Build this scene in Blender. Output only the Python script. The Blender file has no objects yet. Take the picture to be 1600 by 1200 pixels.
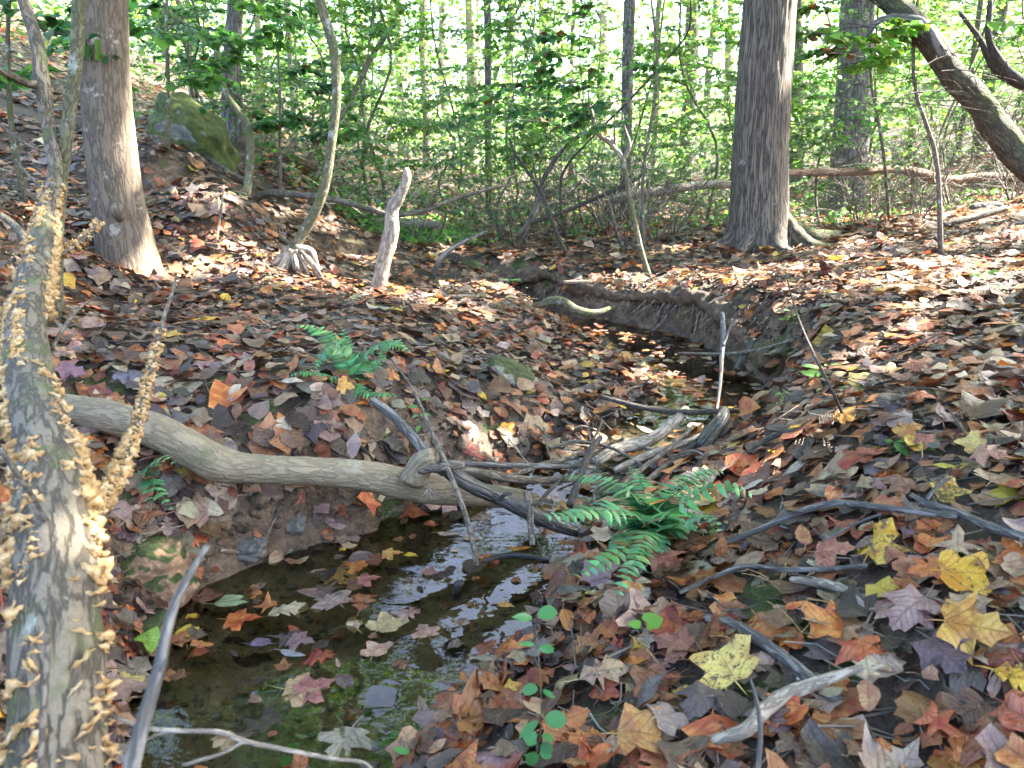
import bpy, math, random
import numpy as np
from mathutils import Vector, Matrix

random.seed(7)
rng = np.random.default_rng(7)
SC = bpy.context.scene
COL = SC.collection
R = math.radians

# ------------------------------------------------------------------ camera
PITCH = R(15.5); FPX = 1200.0; CAMZ = 1.1
SP, CP = math.sin(PITCH), math.cos(PITCH)
cam_data = bpy.data.cameras.new('camera')
cam = bpy.data.objects.new('camera', cam_data); COL.objects.link(cam)
cam.location = (0, 0, CAMZ); cam.rotation_euler = (R(90) - PITCH, 0, 0)
cam_data.sensor_width = 36.0; cam_data.lens = 27.0
cam_data.clip_start = 0.05; cam_data.clip_end = 500
cam_data.dof.use_dof = True; cam_data.dof.focus_distance = 3.0; cam_data.dof.aperture_fstop = 7.0
SC.camera = cam

# ------------------------------------------------------------------ light
SUN_EL, SUN_AZ = R(47), R(72)          # azimuth to the right of straight ahead
SUN = np.array([math.sin(SUN_AZ)*math.cos(SUN_EL), math.cos(SUN_AZ)*math.cos(SUN_EL), math.sin(SUN_EL)])
world = bpy.data.worlds.new('World'); SC.world = world; world.use_nodes = True
wn = world.node_tree; wn.nodes.clear()
wo = wn.nodes.new('ShaderNodeOutputWorld'); wb = wn.nodes.new('ShaderNodeBackground'); ws = wn.nodes.new('ShaderNodeTexSky')
ws.sky_type = 'NISHITA'; ws.sun_disc = False; ws.sun_elevation = SUN_EL; ws.sun_rotation = SUN_AZ
ws.dust_density = 4.0; ws.air_density = .8; ws.ozone_density = .6
wb.inputs['Strength'].default_value = 0.15
wn.links.new(ws.outputs[0], wb.inputs[0]); wn.links.new(wb.outputs[0], wo.inputs[0])
sd = bpy.data.lights.new('sun', 'SUN'); sd.energy = 5.0; sd.angle = R(0.5); sd.color = (1.0, 0.93, 0.82)
so = bpy.data.objects.new('sun', sd); COL.objects.link(so)
so.rotation_euler = Vector(-SUN).to_track_quat('-Z', 'Y').to_euler()
so.location = (0, 0, 30)
SC.view_settings.view_transform = 'Standard'; SC.view_settings.look = 'None'
SC.view_settings.gamma = 1.0; SC.view_settings.use_curve_mapping = False
SC.view_settings.exposure = 3.6
SC.cycles.max_bounces = 7; SC.cycles.diffuse_bounces = 3; SC.cycles.glossy_bounces = 3
SC.cycles.transmission_bounces = 4; SC.cycles.transparent_max_bounces = 8
SC.cycles.sample_clamp_indirect = 6.0
SC.cycles.caustics_reflective = False; SC.cycles.caustics_refractive = False

# ------------------------------------------------------------------ picture <-> place
def ray(px, py):
    v = (py - 600.0)/FPX
    return np.array([(px - 800.0)/FPX, CP - v*SP, -(SP + v*CP)])
def at(px, py, Y):
    """point seen at photo pixel (px,py) standing Y metres ahead"""
    d = ray(px, py); t = Y/d[1]
    return np.array([0, 0, CAMZ]) + d*t
def level(px, py, z):
    d = ray(px, py); t = (z - CAMZ)/d[2]
    return np.array([0, 0, CAMZ]) + d*t
def proj(P):
    P = np.atleast_2d(P); x = P[:, 0]; y = P[:, 1]; z = P[:, 2] - CAMZ
    t = y*CP - z*SP; u = y*SP + z*CP
    t = np.where(t < 0.05, 0.05, t)
    return 800 + FPX*x/t, 600 - FPX*u/t, t

# ------------------------------------------------------------------ noise
def _h(ix, iy, iz, s):
    n = (ix*374761393 + iy*668265263 + iz*2147483647 + s*974711) & 0xffffffff
    n = ((n ^ (n >> 13))*1274126177) & 0xffffffff
    n = n ^ (n >> 16)
    return (n & 0xffffff)/float(0xffffff)
def vnoise(P, s=0):
    P = np.asarray(P, float); i = np.floor(P).astype(np.int64); f = P - i; f = f*f*(3 - 2*f)
    r = 0
    for dx in (0, 1):
        for dy in (0, 1):
            for dz in (0, 1):
                w = (f[:, 0] if dx else 1 - f[:, 0])*(f[:, 1] if dy else 1 - f[:, 1])*(f[:, 2] if dz else 1 - f[:, 2])
                r = r + w*_h(i[:, 0]+dx, i[:, 1]+dy, i[:, 2]*1 + dz, s)
    return r*2 - 1
def fbm(P, s=0, o=3):
    r = 0; a = 1.0; P = np.asarray(P, float)
    for k in range(o):
        r = r + a*vnoise(P*2**k + 7.3*k, s + k); a *= 0.5
    return r

# ------------------------------------------------------------------ terrain
CTRL_PX = [
 (1600,1200,.30),(1300,1200,.23),(1000,1200,.17),(820,1200,.10),(1600,1000,.38),(1300,1000,.28),(1050,1000,.17),(930,960,.10),
 (1600,800,.45),(1350,800,.36),(1150,800,.23),(1030,820,.13),(1600,650,.50),(1400,650,.45),(1280,650,.36),(1200,680,.22),(1600,500,.55),(1400,500,.50),
 (1270,510,.44),(1600,410,.62),(1400,410,.58),(1250,430,.50),(1200,400,.50),(1130,450,.42),(1100,405,.47),(1010,432,.37),(900,438,.35),(800,434,.36),
 (700,426,.39),(640,420,.42),(760,385,.42),(900,385,.44),(1190,378,.52),(1320,335,.58),(1600,335,.78),(1450,335,.66),(1600,285,.98),(1450,290,.86),
 (650,356,.45),(900,358,.50),(1050,365,.52),(560,350,.55),(600,385,.5),
 (200,435,.56),(100,500,.52),(300,500,.48),(500,500,.42),(650,500,.36),(780,500,.27),(860,540,.18),(100,625,.45),(300,625,.42),(480,630,.40),(560,640,.37),
 (640,600,.34),(620,690,.27),(690,720,.16),(750,600,.27),(850,610,.18),(950,610,.13),(780,680,.14),(600,458,.40),(700,468,.34),(780,480,.24),(500,450,.44),(400,440,.52),
 (0,430,.74),(0,330,.94),(0,252,1.17),(0,170,1.6),(130,352,.80),(260,330,.83),(255,240,1.22),(350,285,1.03),(400,330,.80),(340,400,.64),(460,330,.78),
 (450,250,1.2),(530,335,.70),(0,640,.46),(0,760,.40),(0,900,.32),(0,1100,.26),(120,900,.25),(235,850,.17),(210,920,.09),(170,1000,.07),(100,1150,.12),(480,400,.55),
]
CTRL_W = [(0,15,.55),(0,25,.8),(0,50,2.6),(0,120,9),(6,14,1.1),(8,12,1.7),(14,18,3.4),(22,30,6),(10,30,2.6),(12,12,2.8),(20,10,5),(-3.6,7.4,1.5),
 (-8,12,3.2),(-12,20,5),(-4,18,1.9),(-15,8,5),(-6,3,2.4),(-4,0,1.6),(-2,0,.8),(5,5,1.0),(6,3,1.2),(3,0,.55),(8,-5,1.4),(0,-4,.3),(-6,-5,2),(-25,25,9),(60,60,14),(-60,60,16),
 (60,-20,10),(-60,-20,14),(0,150,13),(-100,150,22),(100,150,20)]
_c = [level(a, b, z) for a, b, z in CTRL_PX]
_c = np.array([list(p) for p in _c] + [list(p) for p in CTRL_W], float)
CX = _c[:, :2]; CZ = _c[:, 2]
def _phi(r2, c2): return np.sqrt(r2 + c2)
_D2 = ((CX[:, None] - CX[None])**2).sum(2)
_C2 = (0.04 + 0.03*np.hypot(CX[:, 0], CX[:, 1]))**2
_A = np.zeros((len(CX)+1,)*2); _A[:-1, :-1] = np.sqrt(_D2 + _C2[None, :]) - 0.02*np.eye(len(CX)); _A[-1, :-1] = 1; _A[:-1, -1] = 1
_W = np.linalg.solve(_A, np.append(CZ, 0))
LEFT = [(170,1290,0,.10),(200,1110,0,.08),(225,1010,0,.08),(285,935,0,.07),(370,888,0,.05),(480,852,0,.045),(570,832,0,.05),(610,806,0,.06),(700,797,0,.08),(775,765,.02,.12),
 (825,722,.05,.15),(890,690,.08,.2),(965,655,.1,.2),(1035,612,.1,.25),(1000,580,.1,.3),(935,545,.1,.3),(880,508,.1,.25),(835,490,.1,.15),(780,474,.12,.12),(700,457,.14,.1),(620,449,.17,.1),(520,440,.3,.1)]
RIGHT = [(520,430,.3,.1),(640,440,.17,.06),(700,446,.14,.05),(780,462,.12,.04),(850,479,.1,.035),(900,492,.1,.035),(1000,510,.1,.035),(1080,528,.1,.035),(1125,550,.1,.04),(1170,575,.1,.06),(1205,605,.1,.1),(1185,645,.1,.12),
 (1110,675,.08,.15),(1030,722,.05,.15),(965,770,.02,.12),(930,830,0,.08),(905,880,0,.07),(870,940,0,.06),(835,1000,0,.06),(765,1060,0,.06),(705,1120,0,.06),(650,1200,0,.06),(600,1290,0,.06)]
POLY = np.array([list(level(a, b, z)[:2]) + [z, w] for a, b, z, w in LEFT + RIGHT])
def poly_info(P):
    x, y = P[:, 0], P[:, 1]; n = len(POLY)
    best = np.full(len(P), 1e9); zw = np.zeros(len(P)); wd = np.zeros(len(P)); inside = np.zeros(len(P), bool)
    for i in range(n):
        a = POLY[i]; b = POLY[(i+1) % n]; dx, dy = b[0]-a[0], b[1]-a[1]; L = dx*dx + dy*dy + 1e-12
        s = np.clip(((x-a[0])*dx + (y-a[1])*dy)/L, 0, 1)
        d = np.hypot(x-a[0]-s*dx, y-a[1]-s*dy); m = d < best
        best = np.where(m, d, best); zw = np.where(m, a[2]+s*(b[2]-a[2]), zw); wd = np.where(m, a[3]+s*(b[3]-a[3]), wd)
        c = ((a[1] > y) != (b[1] > y)); c &= x < (b[0]-a[0])*(y-a[1])/(b[1]-a[1]+1e-12) + a[0]
        inside ^= c
    return best, inside, zw, wd
def water_level(x, y):
    return np.interp(y, [2.2, 2.45, 3.1, 5.4, 6.5], [0, .012, .09, .1, .2])
def height(X, Y, noise=True):
    P = np.stack([np.ravel(X), np.ravel(Y)], 1).astype(float)
    out = np.empty(len(P))
    for k in range(0, len(P), 60000):
        Q = P[k:k+60000]
        wob = np.stack([fbm(np.c_[Q*5, np.zeros(len(Q))], 31, 2), fbm(np.c_[Q*5, np.zeros(len(Q))], 37, 2)], 1)*0.02 + np.stack([fbm(np.c_[Q*21, np.zeros(len(Q))], 41, 2), fbm(np.c_[Q*21, np.zeros(len(Q))], 47, 2)], 1)*0.009
        Qw = Q + wob if noise else Q
        r2 = ((Q[:, None] - CX[None])**2).sum(2)
        H = np.sqrt(r2 + _C2[None]) @ _W[:-1] + _W[-1]
        d, ins, _, wd = poly_info(Qw)
        zw = water_level(Q[:, 0], Q[:, 1])
        H = np.maximum(H, zw + 0.025)
        out_h = zw + (H - zw)*(1 - np.exp(-(d/wd)**1.3))
        dep = np.interp(Q[:, 1], [2.2, 2.5, 3.0, 3.3], [0.13, 0.03, 0.03, 0.09])
        in_h = zw - dep*(1 - np.exp(-d/0.12))
        z = np.where(ins, in_h, out_h)
        if noise:
            dist = np.hypot(Q[:, 0], Q[:, 1])
            n = 0.03*fbm(np.c_[Q*1.7, np.zeros(len(Q))], 3, 2) + 0.012*fbm(np.c_[Q*8, np.zeros(len(Q))], 5, 3)
            far = np.clip((dist - 6)/20, 0, 1)*0.25*fbm(np.c_[Q*0.25, np.zeros(len(Q))], 9, 2)
            edge = np.clip(d/0.15, 0, 1)
            n = np.where(ins, 0.012*fbm(np.c_[Q*12, np.zeros(len(Q))], 11, 2), n*edge)
            face = np.exp(-(d/0.25)**2)*~ins
            n = n + face*0.034*fbm(np.c_[Q*18, np.zeros(len(Q))], 15, 2)*np.clip(d/.03, 0, 1)
            z = z + n + far
        out[k:k+60000] = z
    return out.reshape(np.shape(X))
def hz(x, y): return float(height(np.array([x]), np.array([y]))[0])
_ts = np.geomspace(0.5, 60, 900)
def ground(px, py, lift=0.0):
    d = ray(px, py); P = np.array([0, 0, CAMZ]) + d[None]*_ts[:, None]
    h = height(P[:, 0], P[:, 1]); below = np.nonzero(P[:, 2] < np.maximum(h, -9))[0]
    if len(below) == 0: return P[-1]
    k = below[0]
    if k > 0:
        a = P[k-1, 2]-h[k-1]; b = h[k]-P[k, 2]; s = a/(a+b+1e-9); p = P[k-1] + (P[k]-P[k-1])*s
    else: p = P[k]
    return p + np.array([0, 0, lift])
def normals(X, Y, e=0.04):
    hx = (height(X+e, Y) - height(X-e, Y))/(2*e); hy = (height(X, Y+e) - height(X, Y-e))/(2*e)
    n = np.stack([-hx, -hy, np.ones_like(hx)], 1); return n/np.linalg.norm(n, axis=1, keepdims=True)

# ------------------------------------------------------------------ mesh helpers
def mesh(name, V, F, mat=None, smooth=True, attrs=None, uv=None):
    """V (n,3); F list/array of faces (all same size arrays allowed)"""
    me = bpy.data.meshes.new(name)
    V = np.asarray(V, np.float32)
    if isinstance(F, np.ndarray):
        nf, k = F.shape
        me.vertices.add(len(V)); me.vertices.foreach_set('co', V.ravel())
        me.loops.add(nf*k); me.loops.foreach_set('vertex_index', F.ravel().astype(np.int32))
        me.polygons.add(nf); me.polygons.foreach_set('loop_start', np.arange(0, nf*k, k, dtype=np.int32))
        me.polygons.foreach_set('loop_total', np.full(nf, k, np.int32))
    else:
        me.from_pydata(V.tolist(), [], [list(map(int, f)) for f in F])
    me.update(calc_edges=True)
    if smooth: me.polygons.foreach_set('use_smooth', np.ones(len(me.polygons), bool))
    if attrs:
        for k, a in attrs.items():
            a = np.asarray(a, np.float32)
            if a.ndim == 1: at_ = me.attributes.new(k, 'FLOAT', 'POINT'); at_.data.foreach_set('value', a)
            elif a.shape[1] == 3: at_ = me.attributes.new(k, 'FLOAT_VECTOR', 'POINT'); at_.data.foreach_set('vector', a.ravel())
            else: at_ = me.attributes.new(k, 'FLOAT_COLOR', 'POINT'); at_.data.foreach_set('color', a.ravel())
    if uv is not None:
        ul = me.uv_layers.new(name='UVMap'); li = np.empty(len(me.loops), np.int32); me.loops.foreach_get('vertex_index', li)
        ul.data.foreach_set('uv', np.asarray(uv, np.float32)[li].ravel())
    if mat: me.materials.append(mat)
    me.validate(); return me
def link(name, me, parent=None, loc=(0, 0, 0), kind=None):
    o = bpy.data.objects.new(name, me); COL.objects.link(o); o.location = tuple(map(float, loc))
    if parent: o.parent = parent
    if kind: o['kind'] = kind
    return o
def tag(o, label, cat, group=None):
    o['label'] = label; o['category'] = cat
    if group: o['group'] = group
    return o
def empty(name, loc, label, cat, group=None):
    o = bpy.data.objects.new(name, None); COL.objects.link(o); o.location = tuple(map(float, loc)); o.empty_display_size = 0.1
    return tag(o, label, cat, group)
def spline(P, n):
    P = np.asarray(P, float); m = len(P)
    if m < 3:
        s = np.linspace(0, 1, n)[:, None]; return P[0]*(1-s) + P[-1]*s
    L = np.r_[0, np.cumsum(np.linalg.norm(np.diff(P[:, :3], axis=0), axis=1) + 1e-9)]
    u = np.linspace(0, L[-1], n); out = np.empty((n, P.shape[1]))
    T = np.empty_like(P)
    T[1:-1] = (P[2:] - P[:-2])/(L[2:] - L[:-2])[:, None]; T[0] = (P[1]-P[0])/(L[1]-L[0]); T[-1] = (P[-1]-P[-2])/(L[-1]-L[-2])
    k = np.clip(np.searchsorted(L, u, 'right') - 1, 0, m-2); h = (L[k+1]-L[k])[:, None]; s = ((u - L[k])/h[:, 0])[:, None]
    return (2*s**3-3*s**2+1)*P[k] + (s**3-2*s**2+s)*h*T[k] + (-2*s**3+3*s**2)*P[k+1] + (s**3-s**2)*h*T[k+1]
class Geo:
    """collects shapes for one mesh"""
    def __init__(s): s.V = []; s.F3 = []; s.A = {}; s.n = 0; s.U = []
    def add(s, V, F, uv=None, **A):
        V = np.asarray(V); F = np.asarray(F)
        if F.shape[1] == 4: F = np.concatenate([F[:, [0, 1, 2]], F[:, [0, 2, 3]]])
        s.V.append(V); s.F3.append(F + s.n); s.n += len(V)
        for k, a in A.items(): s.A.setdefault(k, []).append(a)
        if uv is not None: s.U.append(uv)
    def build(s, name, mat, parent=None, loc=(0, 0, 0), kind=None, smooth=True):
        if not s.V: return None
        V = np.concatenate(s.V) - np.asarray(loc if not parent else world_loc(parent))
        me = mesh(name, V, np.concatenate(s.F3), mat, smooth, {k: np.concatenate(a) for k, a in s.A.items()}, np.concatenate(s.U) if s.U else None)
        return link(name, me, parent, loc if not parent else (0, 0, 0), kind)
def world_loc(o):
    p = np.zeros(3)
    while o: p = p + np.array(o.location); o = o.parent
    return p
def tube(g, P, rad, n=10, seg=None, rough=0.0, rs=0, flare=None, cap=True, ridge=0, power=1):
    """P control points (k,3), rad radii (k) -> appended to g"""
    P = np.asarray(P, float); rad = np.broadcast_to(np.asarray(rad, float), (len(P),))
    if seg is None: seg = max(3, 4*(len(P)-1)+1)
    S = spline(np.c_[P, rad], seg); C = S[:, :3]; r = np.maximum(S[:, 3], 1e-4)
    T = np.gradient(C, axis=0); T /= np.linalg.norm(T, axis=1, keepdims=True) + 1e-12
    u = np.cross(T[0], [0.12, 0.95, 0.31]); u /= np.linalg.norm(u); U = np.empty_like(C)
    for i in range(seg):
        u = u - T[i]*(u @ T[i]); u /= np.linalg.norm(u) + 1e-12; U[i] = u
    Wv = np.cross(T, U); a = np.linspace(0, 2*np.pi, n, endpoint=False)
    ca, sa = np.cos(a), np.sin(a); L = np.r_[0, np.cumsum(np.linalg.norm(np.diff(C, axis=0), axis=1))]
    rr = r[:, None]*np.ones(n)[None]
    bc = np.stack([(r[:, None]*ca[None]).ravel(), (r[:, None]*sa[None]).ravel(), np.repeat(L, n)], 1)
    if rough: rr = rr*(1 + rough*fbm(np.c_[bc[:, :2]/r.mean()*1.1, bc[:, 2]/r.mean()*0.5] + rs*13.7, rs, 3).reshape(rr.shape))
    if ridge:
        q = np.c_[bc[:, :2]*ridge, bc[:, 2]*ridge*0.16]
        nn = 1 - np.abs(fbm(q + rs, rs+50, 2)); rr = rr + (0.010*(nn.reshape(rr.shape) - 0.7))*power
    if flare is not None: rr = rr*flare(a[None, :], L[:, None])
    V = C[:, None] + rr[..., None]*(U[:, None]*ca[None, :, None] + Wv[:, None]*sa[None, :, None])
    V = V.reshape(-1, 3); i = np.arange(seg-1)[:, None]*n; j = np.arange(n)[None]; j2 = (j+1) % n
    F = np.stack([i+j, i+j2, i+n+j2, i+n+j], -1).reshape(-1, 4)
    F = np.concatenate([F[:, [0, 1, 2]], F[:, [0, 2, 3]]])
    if cap:
        V = np.concatenate([V, C[:1], C[-1:]]); bc = np.concatenate([bc, [[0, 0, 0]], [[0, 0, L[-1]]]])
        j = np.arange(n); j2 = (j+1) % n; m = seg*n
        F = np.concatenate([F, np.stack([np.full(n, m), j2, j], 1), np.stack([np.full(n, m+1), (seg-1)*n+j, (seg-1)*n+j2], 1)])
    g.add(V, F, bc=bc)
    return C, T, r

# ------------------------------------------------------------------ materials
def M(name):
    m = bpy.data.materials.new(name); m.use_nodes = True; nt = m.node_tree; nt.nodes.clear()
    return m, nt
class N:
    def __init__(s, nt): s.nt = nt
    def new(s, t, **k):
        n = s.nt.nodes.new('ShaderNode' + t)
        for a, b in k.items():
            if a.startswith('i_'):
                key = a[2:]; key = int(key) if key.isdigit() else key.replace('_', ' ')
                if hasattr(b, 'is_linked') or isinstance(b, bpy.types.NodeSocket): s.nt.links.new(b, n.inputs[key])
                else: n.inputs[key].default_value = b
            else: setattr(n, a, b)
        return n
    def mix(s, f, a, b, t='MIX'):
        n = s.nt.nodes.new('ShaderNodeMix'); n.data_type = 'RGBA'; n.blend_type = t
        for sock, v in ((n.inputs[0], f), (n.inputs[6], a), (n.inputs[7], b)):
            if isinstance(v, bpy.types.NodeSocket): s.nt.links.new(v, sock)
            else: sock.default_value = v if not isinstance(v, tuple) or len(v) == 4 else (*v, 1)
        return n.outputs[2]
    def math(s, op, a, b=None, c=None, clamp=False):
        n = s.nt.nodes.new('ShaderNodeMath'); n.operation = op; n.use_clamp = clamp
        for i, v in enumerate((a, b, c)):
            if v is None: continue
            if isinstance(v, bpy.types.NodeSocket): s.nt.links.new(v, n.inputs[i])
            else: n.inputs[i].default_value = v
        return n.outputs[0]
    def ramp(s, f, stops):
        n = s.nt.nodes.new('ShaderNodeValToRGB'); s.nt.links.new(f, n.inputs[0]); e = n.color_ramp.elements
        while len(e) < len(stops): e.new(0.5)
        for el, (p, c) in zip(e, stops): el.position = p; el.color = (*c, 1) if len(c) == 3 else c
        return n.outputs[0]
    def step(s, f, a, b):
        n = s.nt.nodes.new('ShaderNodeMapRange'); n.interpolation_type = 'SMOOTHSTEP'; s.nt.links.new(f, n.inputs[0])
        n.inputs[1].default_value = a; n.inputs[2].default_value = b; return n.outputs[0]
    def noise(s, vec, scale, detail=3, rough=0.55, dist=0):
        n = s.new('TexNoise', i_Scale=scale, i_Detail=detail, i_Roughness=rough, i_Distortion=dist); s.nt.links.new(vec, n.inputs['Vector']); return n.outputs['Fac']
    def map(s, vec, sc=(1, 1, 1), loc=(0, 0, 0)):
        n = s.new('Mapping'); s.nt.links.new(vec, n.inputs[0]); n.inputs['Scale'].default_value = sc; n.inputs['Location'].default_value = loc; return n.outputs[0]
    def attr(s, name, kind='GEOMETRY'): return s.new('Attribute', attribute_name=name, attribute_type=kind)
    def bump(s, h, st=0.5, d=0.01, nrm=None):
        n = s.new('Bump', i_Strength=st, i_Distance=d, i_Height=h)
        if nrm: s.nt.links.new(nrm, n.inputs['Normal'])
        return n.outputs[0]
    def out(s, sh): o = s.new('OutputMaterial'); s.nt.links.new(sh, o.inputs[0])

def bark(name, dark, light, ridge=22, stretch=.18, moss=0.0, lichen=0.0, rough=.85, bumpd=.012, patch=None, lichen_col=(.42, .45, .40), mossc=(.055, .075, .015)):
    m, nt = M(name); n = N(nt); v = n.attr('bc').outputs['Vector']
    a = n.noise(n.map(v, (1, 1, stretch)), ridge, 4, .6, .3)
    a2 = n.math('ABSOLUTE', n.math('SUBTRACT', a, .5)); crack = n.step(a2, .0, .09)
    fine = n.noise(v, ridge*5, 3, .6); big = n.noise(v, 2.6, 3, .6)
    c = n.mix(crack, dark, light); c = n.mix(n.step(fine, .3, .75), n.mix(.35, c, dark), c)
    c = n.mix(n.step(big, .35, .7), c, n.mix(.3, c, tuple(x*.55 for x in light)))
    if lichen:
        l = n.step(n.noise(v, 9, 5, .7), .66 - lichen*.25, .72 - lichen*.2); c = n.mix(n.math('MULTIPLY', l, .85), c, lichen_col)
    if moss:
        nz = n.new('SeparateXYZ'); nt.links.new(n.new('NewGeometry').outputs['Normal'], nz.inputs[0])
        f = n.math('MULTIPLY', n.step(n.noise(v, 6, 4, .65), .62 - moss*.3, .72 - moss*.25), n.step(nz.outputs[2], -.6, .4))
        c = n.mix(f, c, mossc)
    p = n.new('BsdfPrincipled', i_Roughness=rough); nt.links.new(c, p.inputs['Base Color'])
    hgt = n.math('ADD', n.math('MULTIPLY', crack, .7), n.math('MULTIPLY', fine, .35))
    nt.links.new(n.bump(hgt, .8, bumpd), p.inputs['Normal']); n.out(p.outputs[0]); return m

MAT = {}
MAT['bark_ridged'] = bark('bark_ridged', (.045, .036, .028), (.25, .205, .16), 60, .055, .0, .1, bumpd=.012, lichen_col=(.34,.32,.28))
MAT['bark_smooth'] = bark('bark_smooth', (.085, .065, .045), (.20, .155, .11), 34, .22, .12, .3, bumpd=.003, lichen_col=(.36, .33, .27))
MAT['bark_grey'] = bark('bark_grey', (.06, .055, .05), (.26, .24, .215), 35, .14, .1, .25, bumpd=.01)
MAT['bark_mossy'] = bark('bark_mossy', (.03, .027, .018), (.11, .10, .07), 40, .35, .6, .1, bumpd=.008, mossc=(.07, .085, .02))
MAT['bark_lichen'] = bark('bark_lichen', (.05, .04, .028), (.21, .175, .125), 44, .28, .3, .22, lichen_col=(.30, .32, .27), bumpd=.006, mossc=(.09, .11, .035))
MAT['bark_pale'] = bark('bark_pale', (.16, .13, .095), (.44, .38, .30), 45, .3, .05, .3, bumpd=.004)
MAT['bark_green'] = bark('bark_green', (.07, .065, .035), (.20, .19, .11), 50, .4, .5, .4, bumpd=.004, mossc=(.08, .10, .03))
MAT['log_wood'] = bark('log_wood', (.19, .15, .095), (.29, .235, .15), 55, .3, .3, .12, lichen_col=(.3, .28, .2), bumpd=.004, mossc=(.12, .125, .06), rough=.65)
MAT['wet_wood'] = bark('wet_wood', (.018, .017, .017), (.075, .068, .062), 34, .15, 0, .15, rough=.3, bumpd=.006)
MAT['twig'] = bark('twig', (.055, .045, .035), (.22, .185, .14), 80, .4, 0, .35, bumpd=.003)
MAT['twig_dark'] = bark('twig_dark', (.02, .017, .014), (.09, .075, .06), 80, .4, 0, .2, bumpd=.003)
MAT['red_log'] = bark('red_log', (.09, .052, .032), (.30, .19, .125), 25, .12, .1, .1, bumpd=.008)
MAT['needle'] = bark('needle', (.30, .19, .06), (.55, .38, .14), 60, .3, 0, 0, bumpd=.001)
MAT['root'] = bark('root', (.12, .085, .05), (.38, .29, .19), 60, .3, 0, .15, bumpd=.003)

def leaf_shader(name, obj_level):
    m, nt = M(name); n = N(nt)
    if obj_level:
        oi = n.new('ObjectInfo'); tint = oi.outputs['Color']; rnd = oi.outputs['Random']; sp = n.attr('spots', 'OBJECT').outputs['Fac']
    else:
        ta = n.attr('tint'); tint = ta.outputs['Color']; rnd = n.attr('rnd').outputs['Fac']; sp = n.math('MULTIPLY', rnd, .6)
    uv = n.new('UVMap').outputs[0]
    off = n.new('CombineXYZ'); nt.links.new(n.math('MULTIPLY', rnd, 41.0), off.inputs[0]); nt.links.new(n.math('MULTIPLY', rnd, 17.0), off.inputs[2])
    ad = n.new('VectorMath', operation='ADD'); nt.links.new(uv, ad.inputs[0]); nt.links.new(off.outputs[0], ad.inputs[1]); v = ad.outputs[0]
    s = n.new('SeparateXYZ'); nt.links.new(uv, s.inputs[0])
    ax = n.math('ABSOLUTE', n.math('SUBTRACT', s.outputs[0], .5)); y = s.outputs[1]
    mid = n.step(ax, .018, .004)
    ang = n.math('ARCTAN2', ax, n.math('ADD', y, .02)); r = n.math('SQRT', n.math('ADD', n.math('MULTIPLY', ax, ax), n.math('MULTIPLY', y, y)))
    rad = n.step(n.math('MULTIPLY', n.math('ABSOLUTE', n.math('SUBTRACT', ang, .72)), r), .016, .004)
    pin = n.step(n.math('ABSOLUTE', n.math('SUBTRACT', n.math('FRACT', n.math('MULTIPLY', n.math('SUBTRACT', y, n.math('MULTIPLY', ax, .75)), 7.0)), .5)), .09, .02)
    vein = n.math('MAXIMUM', n.math('MAXIMUM', mid, rad), n.math('MULTIPLY', pin, .45))
    n1 = n.noise(v, 2.6, 3, .6); n2 = n.noise(v, 9, 4, .65); n3 = n.noise(v, 34, 3, .6)
    hsv = n.new('HueSaturation', i_Hue=.475, i_Saturation=1.05, i_Value=.72); nt.links.new(tint, hsv.inputs['Color'])
    c = n.mix(n.step(n1, .4, .62), tint, hsv.outputs[0])
    c = n.mix(n.math('MULTIPLY', n.step(n3, .5, .85), .16), c, (.4, .3, .2)); c = n.mix(n.math('MULTIPLY', n.step(n3, .5, .2), .5), c, (.03, .018, .012))
    thr = n.math('SUBTRACT', .76, n.math('MULTIPLY', sp, .22))
    spot = n.step(n.math('SUBTRACT', n2, thr), 0, .05)
    c = n.mix(n.math('MULTIPLY', spot, .85), c, (.05, .028, .018))
    c = n.mix(n.math('MULTIPLY', vein, .35), c, n.mix(.5, c, (.45, .3, .16)))
    h = n.math('ADD', n.math('MULTIPLY', vein, -.6), n.math('MULTIPLY', n2, .8))
    p = n.new('BsdfPrincipled', i_Roughness=.42); nt.links.new(c, p.inputs['Base Color']); p.inputs['Specular IOR Level'].default_value = .7
    nt.links.new(n.math('ADD', n.math('MULTIPLY', n1, .35), .16), p.inputs['Roughness'])
    b = n.bump(h, .9, .006); nt.links.new(b, p.inputs['Normal'])
    tr = n.new('BsdfTranslucent'); nt.links.new(c, tr.inputs[0])
    mx = n.new('MixShader', i_0=.22); nt.links.new(p.outputs[0], mx.inputs[1]); nt.links.new(tr.outputs[0], mx.inputs[2]); n.out(mx.outputs[0]); return m
MAT['litter'] = leaf_shader('leaf_litter', False); MAT['leaf_one'] = leaf_shader('fallen_leaf', True)

def green_shader(name, obj_level=False, trans=.5, rough=.45):
    m, nt = M(name); n = N(nt)
    t = n.new('ObjectInfo').outputs['Color'] if obj_level else n.attr('tint').outputs['Color']
    g = n.new('NewGeometry').outputs['Position']
    c = n.mix(n.math('MULTIPLY', n.step(n.noise(g, 60, 2), .35, .7), .3), t, n.mix(.5, t, (.02, .05, .01)))
    p = n.new('BsdfPrincipled', i_Roughness=rough); nt.links.new(c, p.inputs['Base Color'])
    tr = n.new('BsdfTranslucent'); nt.links.new(n.mix(1.0, c, (1.1, 1.25, .8), 'MULTIPLY'), tr.inputs[0])
    mx = n.new('MixShader', i_0=trans); nt.links.new(p.outputs[0], mx.inputs[1]); nt.links.new(tr.outputs[0], mx.inputs[2]); n.out(mx.outputs[0]); return m
MAT['foliage'] = green_shader('foliage'); MAT['green_leaf'] = green_shader('green_leaf', True, .3, .35)

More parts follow.
